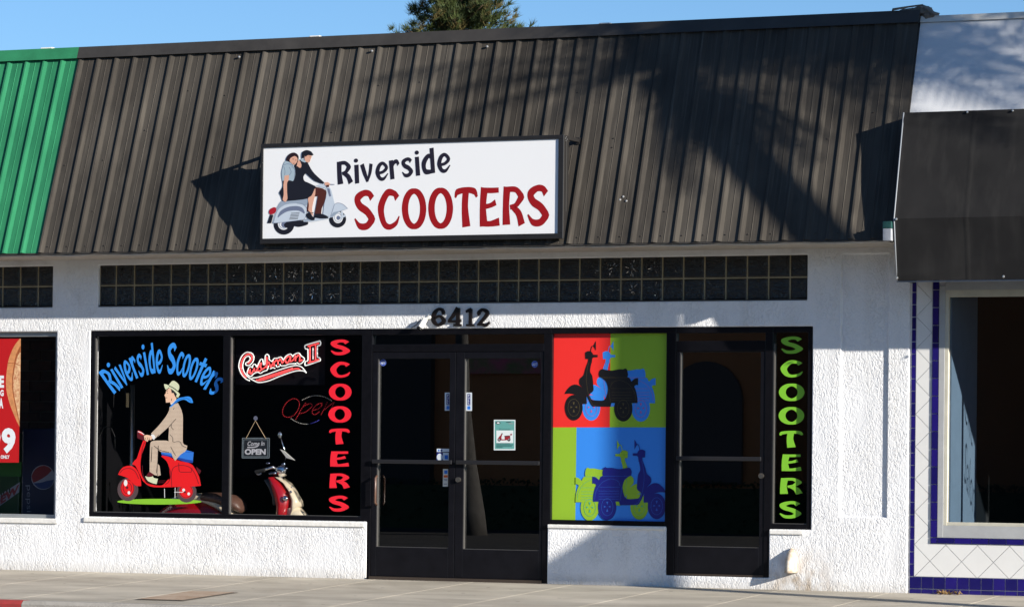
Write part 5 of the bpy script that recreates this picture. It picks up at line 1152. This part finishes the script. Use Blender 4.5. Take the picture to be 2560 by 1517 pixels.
for i in range(190):
    t_ = (i/190)**.9; z = 11.0+21*t_; a = i*2.399+random.uniform(-.4, .4)
    rad = (3.7*(1-t_**1.5)+.5)*random.uniform(.5, 1.12)*(1.15 if math.cos(a) > .2 else 1)
    base = Vector((PX, PY, z-.5)); tip = base+Vector((math.cos(a)*rad, math.sin(a)*rad, .35+.5*random.random()))
    limb.tube([base, base.lerp(tip, .5)+Vector((0, 0, -.12)), tip], [.08*(1-t_*.5), .05, .02], 5)
    for k in range(14+int(rad*10)):
        f = random.uniform(.12, 1.02); c = base.lerp(tip, f)+Vector((random.gauss(0, .25), random.gauss(0, .25), random.gauss(.02, .18)))
        d = (tip-base).normalized()*.6+Vector((0, 0, .7))
        tuft(cr[random.choice((0, 0, 1, 1, 2))], c, d, random.uniform(.34, .54), 34)
limb.build('limbs', mat('pine_bark', (.10, .07, .05)), pine, smooth=True)
for mb, c in zip(cr, ((.060, .082, .022), (.036, .056, .020), (.10, .082, .028))):
    mb.build('crown', mat('pine_needles_%d' % int(c[0]*1000), c, .7, .3, var=.3, vs=2), pine, fix=False)

# ================================================================== PALM OUT OF FRAME (casts the shadows), HOUSE OPPOSITE (reflected in the glass)
random.seed(5)
HD = 8.5; hx_, hy_ = S.x/math.hypot(S.x, S.y), S.y/math.hypot(S.x, S.y)
TX, TY = 5.62+hx_*HD, hy_*HD; TE = math.tan(EL)
palm = thing('palm_tree', 'slender street palm on the pavement to the right of the picture', 'tree', (TX, TY, gz(TY)))
M_bark = mat('palm_bark', (.16, .13, .10), .95, .1, var=.4, vs=10, bump=.01, bs=25)
ZC = 4.62+HD*TE
b = MB(); b.tube([(TX, TY, gz(TY)-.05), (TX, TY, .5), (TX, TY, 3), (TX+.01, TY, ZC-.3), (TX, TY, ZC)], [.14, .105, .10, .10, .12], 14); b.build('trunk', M_bark, palm, smooth=True)
M_fr_ = mat('palm_frond', (.06, .10, .03), .6, .3, var=.3, vs=5)
def frond(parent, base, az, el, L, droop, name='frond', m=M_fr_, wid=.30, nl=34):
    b = MB(); P_ = []; p = Vector(base); d = Vector((math.cos(az)*math.cos(el), math.sin(az)*math.cos(el), math.sin(el))); N_ = 18
    for i in range(N_+1):
        P_.append(p.copy()); p = p+d*(L/N_); d = (d+Vector((0, 0, -droop/N_))).normalized()
    b.tube(P_, [.018*(1-.8*i/N_) for i in range(N_+1)], 5)
    side = Vector((-math.sin(az), math.cos(az), 0))
    for j in range(nl):
        t = .12+.88*j/(nl-1); k = t*N_; i = min(N_-1, int(k)); c = P_[i].lerp(P_[i+1], k-i); tg = (P_[i+1]-P_[i]).normalized()
        ll = wid*(math.sin(math.pi*min(1, t*.9+.12))**.6)*random.uniform(.8, 1.1)
        for sg_ in (-1, 1):
            v = (side*sg_*.85+tg*.45+Vector((0, 0, -.35+random.uniform(-.15, .15)))).normalized(); e = c+v*ll+Vector((0, 0, -.06)); w_ = tg*.014
            n0 = len(b.v); b.v += [tuple(c-w_), tuple(c+w_), tuple(c.lerp(e, .6)+w_*.9), tuple(e), tuple(c.lerp(e, .6)-w_*.9)]; b.f += [(n0, n0+1, n0+2, n0+3, n0+4)]
    return b.build(name, m, parent, fix=False)
for i in range(16): frond(palm, (TX, TY, ZC-.05-.02*i), i*2.399, -1.0, random.uniform(.7, 1.15), 1.5, 'dead_frond', mat('dry_frond', (.28, .20, .11), .9, var=.3, vs=8), .16, 14)
AZW = math.atan2(hx_, -hy_)                                        # azimuth across the sun, towards the building
for i in range(30):
    a = i*2.399; el_ = (1.2, .9, .55, .2, -.15)[i % 5]+random.uniform(-.12, .12)
    tow = math.cos(a-AZW)
    if tow < -.1:
        if i % 3 != 1: frond(palm, (TX, TY, ZC+.05), a, max(.35, el_)+.3, random.uniform(1.2, 1.6), random.uniform(.9, 1.4), wid=.24, nl=18)
    else: frond(palm, (TX, TY, ZC+.05), a, el_, random.uniform(1.7, 2.3), random.uniform(2.0, 3.4), wid=.36)
for da, el_, L_f, dr_ in ((-.9, 1.0, 1.9, 2.6), (.9, 1.0, 1.9, 2.6), (-.7, .6, 2.0, 2.8), (.8, .5, 2.0, 3.0), (.3, 1.35, 2.2, 3.6), (-.3, 1.3, 2.4, 3.8), (.0, .9, 2.2, 2.4), (.35, .9, 2.5, 4.4), (-.45, .5, 2.3, 4.4), (.0, .35, 2.5, 2.2), (.22, .15, 2.4, 1.7), (-.2, .5, 2.7, 2.4), (.1, .65, 2.9, 2.6), (-.1, 1.2, 3.0, 4.6), (.15, 1.1, 2.7, 5.0), (-.6, 1.1, 2.3, 3.4), (.45, 1.2, 2.4, 3.6), (-.5, .9, 2.6, 4.2), (-.2, .7, 2.7, 4.0), (0, 1.0, 2.9, 4.4), (.25, .6, 2.5, 4.6), (.5, .8, 2.6, 4.2), (.1, .2, 2.3, 3.6), (-.35, .3, 2.2, 3.4), (.7, .5, 2.2, 3.8)):
    frond(palm, (TX, TY, ZC), AZW+da, el_, L_f, dr_, wid=.42, nl=44)
SV = Vector((hx_, hy_, 0)); PV = Vector((-hy_, hx_, 0))         # along the sun, across the sun
b = MB()
q = [(s_, z_+(HD-7)*TE) for s_, z_ in ((.08, 2.98), (-.10, 2.92), (-.37, 2.66), (-.37, 2.52), (.05, 2.15))]
vs = [Vector((TX, TY, z_))+PV*s_ for s_, z_ in q]; vs = [Vector((TX, TY, z_))-PV*-s_*1.0 for s_, z_ in q]
b.add([v-SV*.02 for v in vs]+[v+SV*.02 for v in vs], [(0, 1, 2, 3, 4), (9, 8, 7, 6, 5)]+[(i, i+5, (i+1) % 5+5, (i+1) % 5) for i in range(5)])
b.build('boot_shadow_plate', mat('dry_frond', (.28, .20, .11), .9, var=.3, vs=8), palm)  # added plate, shaped to cast the boot-shaped shadow at the wall foot

op = thing('house_opposite', 'tan stucco building with an arched recess across the street', 'building', (-12, -36, -.3))
M_tan = mat('tan_stucco', (.52, .20, .085), .95, .1, var=.15, vs=1.5)
MB().box(-13.0, 4, -48, -36, -.28, 9).build('wall', M_tan, op)
MB().box(-45, -13.0, -48, -35.8, -.28, 9).build('wall', mat('tree_standin_brown', (.06, .05, .045), .9), op)  # unseen dark block added in place of trees, keeps left window reflections dark
MB().box(-45, 4, -36.4, -35.9, 9, 9.4).build('cornice', mat('brown_cornice', (.08, .05, .035), .9), op)
for cx in (-6.9, -2.9, .8):
    pts = [(cx-.8, .7), (cx+.8, .7), (cx+.8, 2.4)]+[(cx+.8*math.cos(math.pi*k/12), 2.4+.8*math.sin(math.pi*k/12)) for k in range(1, 12)]+[(cx-.8, 2.4)]
    MB().prism(pts, 'y', -35.99, -35.9).build('arched_window', mat('arch_brown', (.09, .06, .05), .6), op)  # flat dark brown slab on the wall marks the arch
MB().box(-12.6, -10.3, -35.97, -35.93, 2.95, 3.55).build('banner', mat('banner_pink', (.55, .08, .16), .7, var=.8, vs=2.6, dark=(.12, .30, .05)), op)
hg = MB(); random.seed(3)
for i in range(15000):
    c = Vector((random.uniform(-32, 1), random.uniform(-35.6, -34.6), random.uniform(-.25, .75))); v = Vector((random.gauss(0, 1), random.gauss(0, 1), random.gauss(0, 1))).normalized()*.06; u_ = v.orthogonal().normalized()*.05
    n0 = len(hg.v); hg.v += [tuple(c-u_), tuple(c+u_), tuple(c+v)]; hg.f.append((n0, n0+1, n0+2))
hg.box(-32, 1, -35.5, -34.7, -.28, .62)
hd = hg.build('hedge', mat('hedge_leaf', (.04, .055, .02), .8), None, fix=False); tag(hd, 'low clipped hedge along the tan building opposite', 'hedge', kind='stuff')

rp_ = thing('palm_tree', 'sunlit street palm with a flared foot across the road', 'tree', (-9.3, -29.5, -.28))
b = MB(); b.tube([(-9.3, -29.5, -.3), (-9.3, -29.5, .2), (-9.36, -29.5, 1.0), (-9.45, -29.5, 2.2), (-9.5, -29.5, 4), (-9.5, -29.5, 9)], [.36, .29, .20, .14, .11, .11], 16); b.build('trunk', mat('grey_palm_bark', (.09, .085, .08), .9, .1, var=.3, vs=6), rp_, smooth=True)
for i in range(14): frond(rp_, (-9.5, -29.5, 9), i*2.399, (.9, .4, -.1)[i % 3], 2.2, 2.0)

# dry leaves at the foot of the tiled front
random.seed(21)
lf = MB()
for i in range(26):
    px_ = random.choice((random.gauss(2390, 8), random.gauss(2352, 4))); p = at(px_, 1490, -.05); c = Vector((p.x+random.gauss(0, .02), -.03-random.random()*.05, random.random()*.02+.004))
    a = random.uniform(0, 6.28); u_ = Vector((math.cos(a), math.sin(a), random.uniform(.0, .9)))*.028; v_ = Vector((-math.sin(a), math.cos(a), random.uniform(-.3, .3)))*.012
    n0 = len(lf.v); lf.v += [tuple(c-u_), tuple(c-v_), tuple(c+u_+Vector((0, 0, .01))), tuple(c+v_)]; lf.f.append((n0, n0+1, n0+2, n0+3))
tag(lf.build('fallen_leaves', mat('dry_leaf', (.30, .19, .07), .8, var=.4, vs=40), None, fix=False), kind='stuff')
